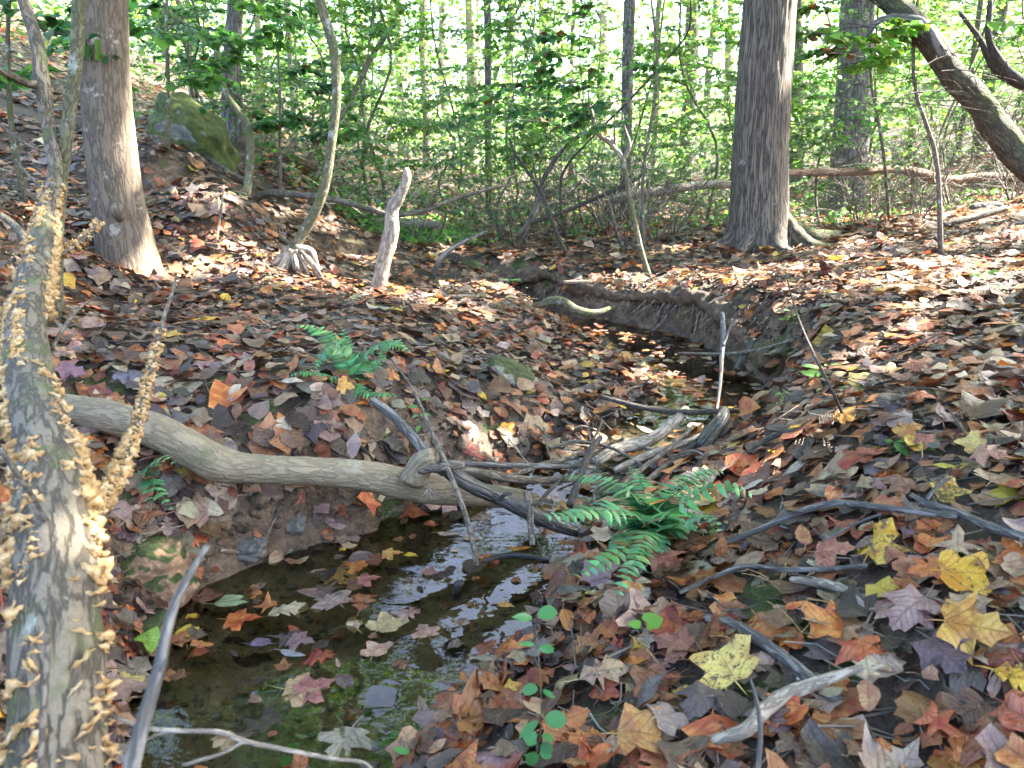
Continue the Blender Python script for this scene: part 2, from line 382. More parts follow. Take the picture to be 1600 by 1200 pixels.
def soil():
    m, nt = M('forest_soil'); n = N(nt); v = n.new('NewGeometry'); P = v.outputs['Position']
    a = n.noise(P, 7, 5, .65); b = n.noise(P, 60, 4, .65); c0 = n.noise(P, 2.0, 3, .5)
    c = n.ramp(a, [(.25, (.014, .009, .006)), (.5, (.05, .034, .022)), (.75, (.11, .075, .047))])
    c = n.mix(n.step(b, .5, .8), c, (.12, .085, .055))
    c = n.mix(n.step(b, .45, .3), c, (.02, .014, .01))
    s = n.new('SeparateXYZ'); nt.links.new(v.outputs['Normal'], s.inputs[0]); steep = n.step(s.outputs[2], .92, .6)
    c = n.mix(n.math('MULTIPLY', steep, .65), c, n.ramp(n.noise(P, 13, 6, .75), [(.35, (.03, .02, .012)), (.5, (.15, .098, .058)), (.68, (.32, .22, .14))]))
    sz = n.new('SeparateXYZ'); nt.links.new(P, sz.inputs[0]); silt = n.step(sz.outputs[2], .004, -.02)
    c = n.mix(silt, c, n.ramp(a, [(.3, (.10, .085, .05)), (.5, (.19, .155, .095)), (.72, (.30, .25, .16))]))
    moss = n.math('MULTIPLY', n.step(n.noise(P, 4.2, 4, .6), .60, .66), n.step(b, .3, .5))
    c = n.mix(moss, c, (.06, .085, .015))
    p = n.new('BsdfPrincipled', i_Roughness=.75); nt.links.new(c, p.inputs['Base Color'])
    nt.links.new(n.bump(n.math('ADD', n.math('MULTIPLY', b, .5), a), 1.0, .035), p.inputs['Normal']); n.out(p.outputs[0]); return m
MAT['soil'] = soil()
def stone(name, c1, c2, mossf, moss=(.055, .075, .012), sc=1.0):
    m, nt = M(name); n = N(nt); v = n.new('NewGeometry'); P = v.outputs['Position']
    a = n.noise(P, 9*sc, 5, .65); b = n.noise(P, 45*sc, 4, .6)
    c = n.ramp(a, [(.3, c1), (.7, c2)]); c = n.mix(n.step(b, .5, .8), c, tuple(x*1.6 for x in c2))
    s = n.new('SeparateXYZ'); nt.links.new(v.outputs['Normal'], s.inputs[0])
    f = n.step(n.math('ADD', n.noise(P, 5*sc, 4, .6), n.math('MULTIPLY', s.outputs[2], .28)), .66 - mossf, .74 - mossf)
    c = n.mix(f, c, n.mix(n.step(b, .4, .7), tuple(x*.45 for x in moss), moss))
    p = n.new('BsdfPrincipled', i_Roughness=.85); nt.links.new(c, p.inputs['Base Color'])
    nt.links.new(n.bump(n.math('ADD', b, n.math('MULTIPLY', f, .6)), .8, .015), p.inputs['Normal']); n.out(p.outputs[0]); return m
MAT['boulder'] = stone('boulder_stone', (.07, .075, .06), (.20, .21, .17), .24, moss=(.085,.115,.02), sc=.5)
MAT['mossy_stone'] = stone('mossy_stone', (.12, .115, .09), (.22, .21, .16), .08)
MAT['clay'] = stone('clay_lump', (.13, .075, .04), (.30, .19, .115), .02, moss=(.05, .075, .015))
MAT['wet_stone'] = stone('wet_stone', (.05, .05, .045), (.16, .15, .125), -.2)
MAT['moss'] = stone('moss', (.05, .075, .012), (.10, .14, .02), .2, moss=(.07, .10, .015), sc=4)
def fungus():
    m, nt = M('bracket_fungus'); n = N(nt); P = n.new('NewGeometry').outputs['Position']
    c = n.ramp(n.noise(P, 55, 3, .6), [(.3, (.36, .19, .07)), (.5, (.62, .41, .18)), (.7, (.80, .64, .40))])
    p = n.new('BsdfPrincipled', i_Roughness=.8); nt.links.new(c, p.inputs['Base Color']); nt.links.new(n.bump(n.noise(P, 220, 2), .5, .002), p.inputs['Normal'])
    tr = n.new('BsdfTranslucent'); nt.links.new(c, tr.inputs[0]); mx = n.new('MixShader', i_0=.25); nt.links.new(p.outputs[0], mx.inputs[1]); nt.links.new(tr.outputs[0], mx.inputs[2]); n.out(mx.outputs[0]); return m
MAT['fungus'] = fungus()
def water():
    m, nt = M('creek_water'); n = N(nt); P = n.new('NewGeometry').outputs['Position']
    w1 = n.noise(n.map(P, (1, 1.6, 1)), 9, 2, .45, .3); w2 = n.noise(n.map(P, (1.0, 1.5, 1)), 38, 2, .5, .4)
    nb = n.bump(n.math('ADD', n.math('MULTIPLY', w1, .55), n.math('MULTIPLY', n.math('MULTIPLY', w2, .2), n.step(n.noise(P, 3.1, 2), .42, .6))), .36, .009)
    fr = n.new('Fresnel', i_IOR=1.36); nt.links.new(nb, fr.inputs['Normal'])
    gl = n.new('BsdfGlossy', i_Roughness=.02); nt.links.new(nb, gl.inputs['Normal'])
    tp = n.new('BsdfTransparent'); tp.inputs[0].default_value = (.80, .77, .60, 1)
    mx = n.new('MixShader'); nt.links.new(n.math('ADD', n.math('MULTIPLY', fr.outputs[0], 1.15), .01, clamp=True), mx.inputs[0]); nt.links.new(tp.outputs[0], mx.inputs[1]); nt.links.new(gl.outputs[0], mx.inputs[2])
    n.out(mx.outputs[0]); return m
MAT['water'] = water()

# ================================================================== GROUND
def build_ground():
    ys = [-9, -6, -4, -2.5, -1.5, -.8, -.3, 0, .2, .35]; y = .45
    while y < 9.5: ys.append(y); y += (.005 if 1.88 < y < 2.36 else (.014 if 3.4 < y < 5.6 else .006 + .0065*y))
    while y < 150: ys.append(y); y += .05*y*.6
    ys = np.array(ys); W = np.where(ys < .5, 1.6, .80*ys + 1.25)
    u = np.linspace(-1, 1, 310)
    ex = np.array([.12, .35, .8, 1.8, 4, 9, 20, 45, 90])
    X = np.concatenate([-(W[:, None] + ex[::-1]*(1 + 0*W[:, None])), W[:, None]*u, W[:, None] + ex], 1)
    Y = np.repeat(ys[:, None], X.shape[1], 1); Z = height(X, Y)
    n, k = X.shape; i = np.arange(n-1)[:, None]*k; j = np.arange(k-1)[None]
    F = np.stack([i+j, i+j+1, i+k+j+1, i+k+j], -1).reshape(-1, 4)
    link('forest_floor', mesh('forest_floor', np.stack([X, Y, Z], -1).reshape(-1, 3), F, MAT['soil']), kind='structure')
build_ground()

def build_water():
    ys = np.arange(.5, 6.7, .03); xs = np.arange(-2.6, 1.9, .03)
    X, Y = np.meshgrid(xs, ys); Z = water_level(X, Y)
    d, ins, _, _ = poly_info(np.stack([X.ravel(), Y.ravel()], 1)); keep = (ins | (d < .09)).reshape(X.shape)
    keep &= ~((Y > 5.35))
    idx = -np.ones(X.shape, int); idx[keep] = np.arange(keep.sum())
    a, b, c, e = idx[:-1, :-1], idx[:-1, 1:], idx[1:, 1:], idx[1:, :-1]; m = (a >= 0) & (b >= 0) & (c >= 0) & (e >= 0)
    link('creek_water', mesh('creek_water', np.stack([X[keep], Y[keep], Z[keep]], 1), np.stack([a[m], b[m], c[m], e[m]], 1), MAT['water']), kind='structure')
build_water()

g = Geo(); E = [(a, b) for a, b, z, w in RIGHT if 640 <= a <= 1205 and b < 606]; P = []
for a, b in E:
    q = level(a, b, .1 if b > 470 else .14); c = q[:2] + np.array([.25, .97])*.045
    P.append([c[0], c[1], float(height(np.array([c[0]+.03]), np.array([c[1]+.12]))[0]) - .055])
P = np.array(P); P = spline(P, 40); P[:, 1] += .03*vnoise(np.c_[P[:, 0]*5, P[:, 0]*0, P[:, 0]*0], 3); P[:, 2] += .012*vnoise(np.c_[P[:, 0]*7, P[:, 0]*0, P[:, 0]*0], 8); P_LIP = P

# ================================================================== LEAF SHAPES
HALF = {
 'maple': [(0,0),(.2,-.06),(.42,-.02),(.36,.12),(.52,.2),(.66,.5),(.46,.47),(.24,.52),(.30,.74),(.15,.80),(0,1.02)],
 'tulip': [(0,.0),(.22,-.02),(.46,.08),(.52,.2),(.38,.40),(.56,.72),(.42,.90),(.2,.80),(0,.74)],
 'star': [(0,.02),(.12,.0),(.5,-.12),(.34,.14),(.27,.22),(.66,.42),(.3,.45),(.15,.56),(.13,.8),(0,1.05)],
 'oval': [(0,0),(.13,.1),(.23,.28),(.26,.48),(.21,.7),(.12,.88),(0,1.0)],
 'oak': [(0,0),(.08,.1),(.24,.2),(.13,.3),(.36,.44),(.17,.52),(.38,.68),(.2,.76),(.17,.92),(0,1.0)],
 'long': [(0,0),(.09,.12),(.15,.35),(.15,.6),(.08,.85),(0,1.0)],
 'blunt': [(0,.03),(.24,-.02),(.34,.1),(.44,.3),(.36,.42),(.42,.62),(.28,.66),(.2,.8),(0,.88)],
 'scrap': [(0,.1),(.2,.05),(.3,.25),(.22,.4),(.34,.55),(.16,.75),(0,.7)],
}
def leaf_proto(kind, seed, lod=0, curl=1.0):
    r = np.random.default_rng(seed); h = HALF[kind]
    if lod: h = h[::2] + ([h[-1]] if (len(h)-1) % 2 else [])
    jt = .28 if kind == 'scrap' else .12; jit = lambda p: (p[0]*(1+r.normal(0, jt)), p[1] + r.normal(0, jt*.3))
    right = [jit(p) for p in h[1:-1]]; left = [(-a, b) for a, b in [jit(p) for p in h[1:-1]]][::-1]
    out = np.array([h[0]] + right + [h[-1]] + left); k = len(out); c = np.array([0, .40])
    if lod: P = np.concatenate([out, [c]]); F = [[i, (i+1) % k, k] for i in range(k)]
    else:
        rings = [out, c + (out-c)*.72, c + (out-c)*.38]; P = np.concatenate(rings + [[c]])
        F = []
        for i in range(k):
            j = (i+1) % k; F += [[i, j, k+j], [i, k+j, k+i], [k+i, k+j, 2*k+j], [k+i, 2*k+j, 2*k+i], [2*k+i, 2*k+j, 3*k]]
    x, y = P[:, 0], P[:, 1]
    a, b, t = np.clip(r.normal(0, .5), -.8, .8)*curl, np.clip(r.normal(-.1, .35), -.6, .5)*curl, np.clip(r.normal(0, .4), -.6, .6)*curl
    z = a*x*x + b*(y-.4)**2 + t*x*(y-.4) + .10*curl*np.abs(x)*r.choice([-1, 1])
    rad = np.hypot(x, y-.4); z = z + curl*.09*rad*np.sin(np.arctan2(y-.4, x)*r.integers(3, 6) + r.uniform(0, 6)) + .028*curl*np.sin(9*x + 7*y + r.uniform(0, 6)) + r.normal(0, .012, len(x))
    V = np.stack([x, y, z], 1); uv = np.stack([x+.5, y], 1)
    if not lod:   # petiole
        q = len(V); zz = V[0, 2]; px_ = r.normal(0, .12)
        V = np.concatenate([V, [[-.012, 0, zz], [.012, 0, zz], [px_*.4+.01, -.2, zz+.02], [px_*.4-.01, -.2, zz+.02], [px_, -.4, zz+.05*r.normal()]]])
        uv = np.concatenate([uv, [[.5, 0]]*5]); F += [[q, q+1, q+2], [q, q+2, q+3], [q+3, q+2, q+4]]
    return V, np.array(F), uv
KINDS = ['maple', 'tulip', 'star', 'oval', 'oak', 'long', 'blunt', 'scrap']; KP = [.20, .16, .05, .14, .08, .06, .17, .14]; NV = 6
PRO = {(k, l): [leaf_proto(k, 10*i+j+l*100, l, .55 + .13*j) for j in range(NV)] for i, k in enumerate(KINDS) for l in (0, 1)}
COLS = {
 'dark brown': (.036, .02, .013), 'grey brown': (.15, .118, .10), 'purplish brown': (.075, .048, .052), 'brown': (.15, .08, .042), 'tan': (.36, .25, .14),
 'pale beige': (.50, .39, .26), 'orange': (.50, .19, .045), 'rusty red': (.27, .075, .028), 'orange-brown': (.34, .15, .055), 'yellow': (.62, .42, .05), 'pinkish grey': (.33, .22, .18),
}
CN = list(COLS); CPR = np.array([.16, .085, .05, .21, .14, .05, .075, .075, .15, .02, .04]); CPR = CPR/CPR.sum()
def rotmats(nrm, yaw):
    n = nrm/np.linalg.norm(nrm, axis=1, keepdims=True); a = np.stack([np.cos(yaw), np.sin(yaw), np.zeros_like(yaw)], 1)
    y = a - n*(a*n).sum(1, keepdims=True); y /= np.linalg.norm(y, axis=1, keepdims=True) + 1e-9; x = np.cross(y, n)
    return np.stack([x, y, n], 2)
def scatter_points(n):
    """uniform over the view wedge of the ground plus margins, thinning with distance"""
    out = []
    for (y0, y1, dens) in ((.35, 2.2, 1380), (2.2, 5.0, 1050), (5.0, 9.0, 470), (9.0, 15, 120), (15, 28, 22)):
        area = (y1-y0)*(.75*(y0+y1) + 2.0); m = int(area*dens)
        y = rng.uniform(y0, y1, m*2); x = rng.uniform(-1, 1, m*2)*(.75*y1 + 1.0); k = np.abs(x) < .75*y + 1.0
        out.append(np.stack([x[k], y[k]], 1)[:m])
    q = rng.random((90000, 2))*[1, 1]; y = .9 + 5*q[:, 0]; x = (2*q[:, 1]-1)*(.7*y + .2); P = np.c_[x, y]; d, i_, _, _ = poly_info(P); m = (~i_) & (d < .10) & (rng.random(len(P)) < .5); out.append(P[m][:1900]); m2 = (~i_) & (d < .13) & (P[:, 1] < 2.4) & (P[:, 0] < 0); out.append(P[m2][:900])
    return np.concatenate(out)
XY = scatter_points(0)
d_, in_, zw_, wd_ = poly_info(XY); zt = height(XY[:, 0], XY[:, 1]); nn = normals(XY[:, 0], XY[:, 1])
patch = fbm(np.c_[XY*1.6, np.zeros(len(XY))], 71, 3)
far = np.clip((XY[:, 1]-5)/6, 0, 1)
left_hill = (XY[:, 0] < -0.28*XY[:, 1] - .3) & (XY[:, 1] > 3.2)
keep = (patch > -1.1 + .5*left_hill) & (rng.random(len(XY)) < np.clip((nn[:, 2]-.2)*1.8, .6, 1))
keep &= ~(in_ & (rng.random(len(XY)) < np.where(XY[:, 1] < 2.35, .82, .6))) & ~((XY[:, 1] > 5.8) & in_)
shore = (~in_) & (d_ < .03) & (rng.random(len(XY)) < .4); keep &= ~shore
keep &= ~((XY[:, 1] > 3.4) & (~in_) & (XY[:, 0] > -.9 + (5.6-XY[:, 1])*.0) & (XY[:, 1] > np.interp(XY[:, 0], [-.8, .2, .8, 1.3], [5.6, 5.35, 4.3, 3.5])) & (d_ < .11) & (rng.random(len(XY)) < .8) & (np.hypot(XY[:, None, 0]-P_LIP[None, ::2, 0], XY[:, None, 1]-P_LIP[None, ::2, 1]).min(1) > .05))
for a_, b_, r_ in ((796, 592, .11), (236, 880, .06), (225, 975, .04), (1225, 930, .04), (1190, 960, .03)):
    q_ = ground(a_, b_); keep &= ((XY[:, 0]-q_[0])**2 + (XY[:, 1]-q_[1])**2 > r_*r_)
XY, d_, in_, zt, nn, far = XY[keep], d_[keep], in_[keep], zt[keep], nn[keep], far[keep]
LN = len(XY)
size = rng.gamma(6, .060/6, LN)*(1 + .5*far); size = np.clip(size*np.where(XY[:, 1] > 2.4, .87, 1.0), .024, np.where(XY[:, 1] < 4, .102, .15))
kind = rng.choice(len(KINDS), LN, p=KP); colr = rng.choice(len(CN), LN, p=CPR)
# the right bank and the spit carry brighter leaves; the left flat is greyer
bright = fbm(np.c_[XY*.9, np.ones(len(XY))*3], 77, 2) + np.where(XY[:, 0] > .3, .25, -.1)
sw = rng.random(LN) < np.clip(bright*.8, 0, .38); colr[sw] = rng.choice([4, 6, 8, 6, 7, 5, 8], sw.sum())
lf = (XY[:, 0] < -.1) & (XY[:, 1] < 3.6) & (rng.random(LN) < .25); colr[lf] = rng.choice([1, 2, 10, 1, 0, 3], lf.sum())
onw = in_.copy(); zwl = water_level(XY[:, 0], XY[:, 1]); sunk = onw & (rng.random(LN) < .5)
floatm = onw & ~sunk & ((zwl - zt) > .02)
nn = np.c_[nn[:, :2]*.8, np.maximum(nn[:, 2:], .62)]; nrm = nn + rng.normal(0, .17, (LN, 3)); nrm[floatm] = np.array([0, 0, 1]) + rng.normal(0, .02, (floatm.sum(), 3)); nrm[sunk] = nn[sunk] + rng.normal(0, .08, (sunk.sum(), 3))
flip = rng.random(LN) < .4; flip &= ~onw
yaw = rng.uniform(0, 2*np.pi, LN)
z = zt + rng.uniform(.002, .040, LN) + .1*size; z[floatm] = zwl[floatm] + .004; z[sunk] = zt[sunk] + .006
ld = np.hypot(XY[:, None, 0]-P_LIP[None, :, 0], XY[:, None, 1]-P_LIP[None, :, 1]); li = ld.argmin(1); onlip = ld.min(1) < .055
z[onlip] = np.maximum(z[onlip], P_LIP[li[onlip], 2] + np.sqrt(np.maximum(.055**2 - ld.min(1)[onlip]**2, 0)) + .012); floatm &= ~onlip; sunk &= ~onlip
POS = np.c_[XY, z]; RM = rotmats(nrm, yaw); RM[flip, :, 2] *= -1; RM[flip, :, 0] *= -1
var = rng.integers(0, NV, LN); RND = rng.random(LN)
TINT = np.array([COLS[c] for c in CN])[colr]*np.exp(rng.normal(0, .22, (LN, 1)))*np.exp(rng.normal(0, .06, (LN, 3)))
TINT[sunk] *= .7
PX, PY, TT = proj(POS); vis = (PX > 20) & (PX < 1580) & (PY > 280) & (PY < 1185) & ~sunk
LSIZE = size*FPX/TT

# leaves picked out one by one: the hero leaves of the photograph, then the ones that show largest
HERO = [
 # px, py, kind, colour, px size, yaw deg, spots, tilt(x,y), label
 (1130,1075,'tulip',(.78,.60,.16),118,95,1.0,(0,-.35),'large pale yellow lobed leaf with dark freckles, lower right bank'),
 (1345,1062,'maple',(.50,.13,.035),88,-100,.4,(.0,-.45),'glossy orange-red maple leaf just right of the bare grey root stick'),
 (1283,1012,'tulip',(.60,.24,.04),78,170,.6,(.1,-.35),'orange leaf with yellow flecks lying above the orange-red maple leaf'),
 (1368,880,'maple',(.66,.42,.04),92,30,1.0,(-.1,-.3),'brown-edged leaf with bright yellow middle under the forked stick'),
 (1502,936,'tulip',(.66,.38,.03),96,-20,.9,(.1,-.5),'curled amber leaf with dark blotches near the right edge'),
 (1412,992,'maple',(.42,.26,.21),96,200,.1,(0,-.4),'pinkish grey maple leaf below the amber blotched leaf'),
 (1512,1022,'maple',(.58,.34,.06),110,-30,.5,(.1,-.4),'big golden-orange maple leaf overlapping a purple one'),
 (1350,1127,'oval',(.42,.24,.12),80,-110,.2,(.2,-.2),'square-ended tan leaf below the glossy orange-red maple leaf'),
 (1578,1103,'oak',(.74,.46,.02),90,-40,.9,(.0,-.5),'bright yellow-orange leaf at the lower right corner of the bank'),
 (1590,1160,'maple',(.45,.13,.04),90,-60,.4,(.0,-.3),'rust-orange leaf below the bright yellow-orange corner leaf'),
 (1470,1065,'maple',(.11,.06,.065),90,-80,.2,(.0,-.4),'dark purple maple leaf under the big golden-orange maple leaf'),
 (1252,872,'oval',(.40,.19,.07),62,80,.1,(.6,-.5),'brown leaf standing on edge left of the yellow-centred leaf'),
 (1298,895,'maple',(.46,.20,.11),74,-20,.2,(0,-.3),'orange-pink maple leaf leaning on the upright brown leaf'),
 (1490,888,'star',(.48,.34,.20),72,60,.6,(0,-.5),'tan star-shaped leaf standing above the amber blotched leaf'),
 (1478,803,'tulip',(.66,.44,.04),62,10,1.4,(0,-.3),'yellow leaf with black-brown specks far right, mid bank'),
 (1345,882,'long',(.24,.16,.12),60,10,.3,(0,-.2),'narrow grey-brown leaf tucked behind the yellow-centred leaf'),
 (1050,1040,'maple',(.26,.11,.07),72,150,.2,(.2,-.4),'reddish brown maple leaf between the fern and the yellow freckled leaf'),
 (935,1085,'oak',(.46,.33,.19),96,15,.8,(.2,-.3),'long beige leaf with grey speckles beside the round-leaved seedling'),
 (1010,1118,'oval',(.17,.14,.125),96,20,.1,(-.6,-.2),'dark grey rolled leaf with a hole, below the beige speckled leaf'),
 (1040,1155,'tulip',(.34,.27,.23),70,30,.1,(.5,-.2),'pale grey crumpled leaf at the bottom middle'),
 (664,1160,'long',(.36,.25,.16),95,88,.3,(-.1,-1.3),'narrow tan leaf standing upright at the pool edge, bottom middle'),
 (1012,882,'star',(.55,.25,.18),64,60,.1,(0,-.6),'salmon pink star-shaped leaf right below the big fern'),
 (1042,905,'maple',(.50,.22,.13),64,-60,.2,(0,-.3),'salmon orange leaf right of the pink star-shaped leaf'),
 (980,950,'oval',(.62,.34,.10),58,20,.1,(.3,-.3),'folded orange-tan leaf above the heart-shaped green seedling'),
 (1170,905,'oval',(.36,.25,.15),70,-160,.3,(.1,-.3),'tan leaf beside the mossy patch of the right bank'),
 (1090,1130,'maple',(.13,.09,.085),90,-140,.2,(0,-.3),'dark grey-brown leaf under the yellow freckled leaf'),
 (1000,1185,'tulip',(.50,.26,.08),110,-10,.6,(.1,-.3),'amber and beige leaf cut by the bottom of the picture'),
 (880,1165,'maple',(.46,.17,.05),95,20,.2,(.2,-.5),'bright orange-brown maple leaf at the bottom middle'),
 (1200,1165,'maple',(.16,.10,.10),85,-70,.2,(0,-.3),'purple-grey maple leaf beside the lower bare root stick'),
 (1460,1175,'star',(.50,.14,.04),72,-60,.2,(0,-.4),'narrow orange leaf near the bottom, right part'),
 (1180,780,'long',(.52,.42,.32),80,175,.1,(0,-.1),'long pale leaf lying above the right end of the fern'),
 (1240,755,'long',(.46,.36,.27),85,10,.1,(0,-.1),'slender pale beige leaf on the bank right of the fern'),
 (1150,600,'oval',(.40,.22,.10),40,0,.1,(0,0),'small brown leaf floating at the end of the upstream pool'),
 (490,1073,'maple',(.36,.16,.13),78,35,.1,'water','purple and orange maple leaf floating alone in the pool'),
 (378,966,'maple',(.50,.17,.04),66,10,.1,'water','orange-red maple leaf floating below the green oval leaf'),
 (445,952,'oak',(.52,.46,.30),80,25,.4,'water','pale straw-coloured lobed leaf floating in the pool'),
 (360,938,'oval',(.26,.36,.20),74,20,.1,'water','pale green oval leaf floating near the left bank of the pool'),
 (605,974,'tulip',(.46,.38,.20),66,60,.3,'water','yellow-tan tulip-tree leaf floating in mid pool'),
 (664,985,'maple',(.44,.27,.20),48,120,.1,'water','small pink-brown leaf floating right of the yellow-tan one'),
 (588,1014,'tulip',(.50,.34,.24),52,80,.2,'water','beige and red leaf floating below the yellow-tan one'),
 (788,944,'oval',(.64,.38,.10),36,0,.1,'water','small orange leaf floating in the bright sky reflection'),
 (575,904,'maple',(.38,.16,.12),46,20,.1,'water','reddish leaf floating left of the small yellow leaf'),
 (555,884,'maple',(.48,.20,.04),42,160,.2,'water','orange-brown leaf floating below the middle of the log'),
 (640,866,'oval',(.74,.55,.04),28,0,.1,'water','small bright yellow leaf floating in the upper pool'),
 (612,864,'maple',(.60,.36,.10),40,10,.3,'water','orange and cream leaf floating left of the small yellow leaf'),
 (672,893,'tulip',(.40,.20,.15),30,30,.1,'water','small dusky pink leaf floating right of the reddish leaf'),
 (405,1003,'oval',(.16,.12,.20),50,10,.1,'water','violet-brown leaf floating above the pale wet leaf'),
 (455,1020,'long',(.30,.30,.34),56,-15,.1,'water','pale wet grey leaf floating left of mid pool'),
 (470,1000,'maple',(.24,.15,.17),52,-10,.1,'water','dull purple maple leaf floating above the pale wet grey leaf'),
 (205,1045,'maple',(.52,.20,.07),52,20,.2,(0,-.2),'orange leaf at the foot of the fungus-covered trunk, pool edge'),
 (240,1030,'tulip',(.16,.34,.05),54,-20,.1,(0,-.2),'bright green leaf at the water edge by the fungus-covered trunk'),
 (205,1090,'oak',(.50,.42,.16),50,15,.5,(0,-.1),'mottled yellow-tan leaf below the orange leaf by the trunk'),
 (735,840,'oval',(.46,.32,.22),40,0,.1,'water','tan leaf floating beneath the end of the log'),
 (810,856,'long',(.62,.26,.03),46,5,.4,'water','orange leaf floating near the dark half-sunk stick'),
 (700,833,'long',(.38,.30,.22),50,5,.1,'water','slender tan leaf floating below the log'),
 (455,618,'long',(.56,.50,.38),44,10,.1,(0,-.2),'cream pointed leaf on the left flat beside the small fern'),
 (368,636,'oval',(.58,.50,.36),34,80,.1,(.1,-.9),'cream oval leaf propped at the lip of the left bank'),
 (372,668,'oval',(.22,.12,.06),36,95,.1,(0,-.9),'brown oval leaf hanging just under the cream oval leaf'),
 (392,596,'oval',(.36,.14,.08),42,110,.1,(.2,-.7),'rusty red oval leaf standing on the left flat'),
 (322,590,'maple',(.38,.22,.18),34,0,.1,(0,-.4),'dusty pink leaf left of the rusty oval leaf'),
 (425,790,'maple',(.36,.24,.18),70,-30,.1,(.3,-.6),'crumpled dull pink leaf on the clay face under the log'),
 (355,800,'tulip',(.42,.33,.22),56,170,.3,(.2,-.6),'broken tan leaf on the clay face, left of the crumpled pink one'),
 (340,595,'oval',(.18,.12,.12),40,100,.1,(0,-.5),'dark upright leaf on the left flat'),
 (793,690,'tulip',(.74,.40,.04),28,0,.1,(0,-.5),'bright orange-yellow leaf on the slope above the twig heap'),
 (541,626,'maple',(.62,.36,.08),34,0,.3,(0,-.7),'yellow-orange leaf hanging under the small fern'),
 (615,607,'maple',(.56,.24,.06),32,0,.2,(0,-.4),'orange leaf right of the small fern'),
 (115,603,'maple',(.26,.13,.17),46,0,.2,(0,-.3),'magenta-brown leaf beside the fungus-covered trunk'),
 (205,610,'maple',(.17,.15,.20),46,0,.2,(0,-.3),'slate grey leaf between the trunk and the fungus twig'),
 (1100,575,'oval',(.10,.06,.03),40,10,.1,(0,-.2),'dark brown leaf at the foot of the undercut bank'),
 (1440,590,'maple',(.40,.18,.09),62,20,.2,(.1,-.6),'large brown maple leaf standing on the mid right bank'),
 (1390,600,'tulip',(.50,.34,.14),40,10,.5,(0,-.4),'tan-yellow leaf left of the large brown maple leaf'),
 (1340,610,'tulip',(.50,.40,.12),42,-20,.5,(0,-.5),'mustard leaf near the pale green seedling'),
 (1318,674,'maple',(.66,.32,.05),44,15,.3,(0,-.3),'glowing orange leaf on the bank above the fern'),
 (1415,700,'maple',(.62,.32,.07),50,10,.4,(0,-.4),'orange leaf with pointed lobes, mid right bank'),
 (1465,680,'star',(.62,.42,.28),44,70,.1,(0,-.6),'pale pink-orange leaf standing up, mid right bank'),
 (1440,722,'maple',(.40,.16,.10),44,-120,.2,(0,-.4),'brick red leaf below the pointed orange leaf'),
 (1512,725,'tulip',(.60,.46,.14),48,100,.8,(0,-.6),'speckled yellow leaf near the right edge, mid bank'),
 (1540,740,'maple',(.46,.24,.15),60,-50,.2,(0,-.4),'orange-brown maple leaf right of the speckled yellow leaf'),
 (1465,760,'long',(.62,.52,.06),46,-50,.1,(0,-.2),'yellow-green narrow leaf on the right bank'),
]
COLOR_WORD = lambda c: min(COLS, key=lambda k: sum((math.log(a+.02)-math.log(b+.02))**2 for a, b in zip(COLS[k], c)))
PM = {}
def proto_mesh(k, v):
    if (k, v) not in PM:
        V, F, uv = PRO[(k, 0)][v]; PM[(k, v)] = mesh('fallen_leaf', V, F, MAT['leaf_one'], True, None, uv)
    return PM[(k, v)]
def place_leaf(pos, Rm, s, k, v, col, spots, label, group='autumn leaves lying on the ground and water'):
    o = link('fallen_leaf', proto_mesh(k, v)); Mx = Matrix(Rm.tolist()).to_4x4(); 
    o.matrix_world = Matrix.Translation(Vector(pos.tolist())) @ Mx @ Matrix.Scale(s, 4)
    o.color = (*[float(c) for c in col], 1); o['spots'] = float(spots); tag(o, label, 'leaf', group); return o
hero_pos = []
for i, (a, b, k, c, sz, yw, sp, tilt, lab) in enumerate(HERO):
    if tilt == 'water':
        p = level(a, b, 0.0); p = level(a, b, float(water_level(0, p[1])) + .006); nr = np.array([[rng.normal(0, .02), rng.normal(0, .02), 1]])
    else:
        p = ground(a, b, .0); nr = normals(p[:1], p[1:2]) + np.array([[tilt[0], tilt[1]*.7, 0]]); p = p + np.array([0, 0, .052])
    t = proj(p)[2][0]; s = sz*t/FPX*.82; Rm = rotmats(nr, np.array([R(yw)]))[0]
    p = p - Rm[:, 1]*s*.42
    place_leaf(p, Rm, s, k, i % 4 if tilt != 'water' else 0, c, sp, lab)
    hero_pos.append((a, b, sz, p))
HP = np.array([(a, b, s) for a, b, s, _ in hero_pos])
over = (((PX[:, None]-HP[None, :, 0])**2 + (PY[:, None]-HP[None, :, 1])**2) < (HP[None, :, 2]*.42 + LSIZE[:, None]*.25)**2).any(1) & (PY > 560)
drop = over & (rng.random(LN) < .62)
want = 300 - len(HERO)
cand = np.nonzero(vis & ~drop)[0]; cand = cand[np.argsort(-LSIZE[cand])][:want]
MARKS = [('the big fern', 1010, 830), ('the small fern on the left flat', 540, 590), ('the fungus-covered trunk', 150, 1000), ('the yellow freckled leaf', 1130, 1075), ('the forked stick', 1380, 830),
 ('the glossy orange-red maple leaf', 1345, 1062), ('the amber blotched leaf', 1502, 936), ('the lower bare root stick', 1220, 1140), ('the round-leaved seedling', 850, 1080), ('the twig heap', 980, 720),
 ('the left end of the log', 260, 690), ('the right end of the log', 720, 780), ('the half-sunk dark stick', 830, 870), ('the mossy stone', 800, 590), ('the fungus-covered twig', 230, 560), ('the heart-shaped seedling', 1010, 965),
 ('the large brown maple leaf', 1440, 590), ('the pale green seedling', 1285, 575), ('the mossy patch', 1230, 940), ('the bottom right corner', 1590, 1190), ('the speckled yellow leaf', 1512, 725), ('the green oval floating leaf', 360, 938)]
MKP = np.array([(a, b) for _, a, b in MARKS]); used = {}
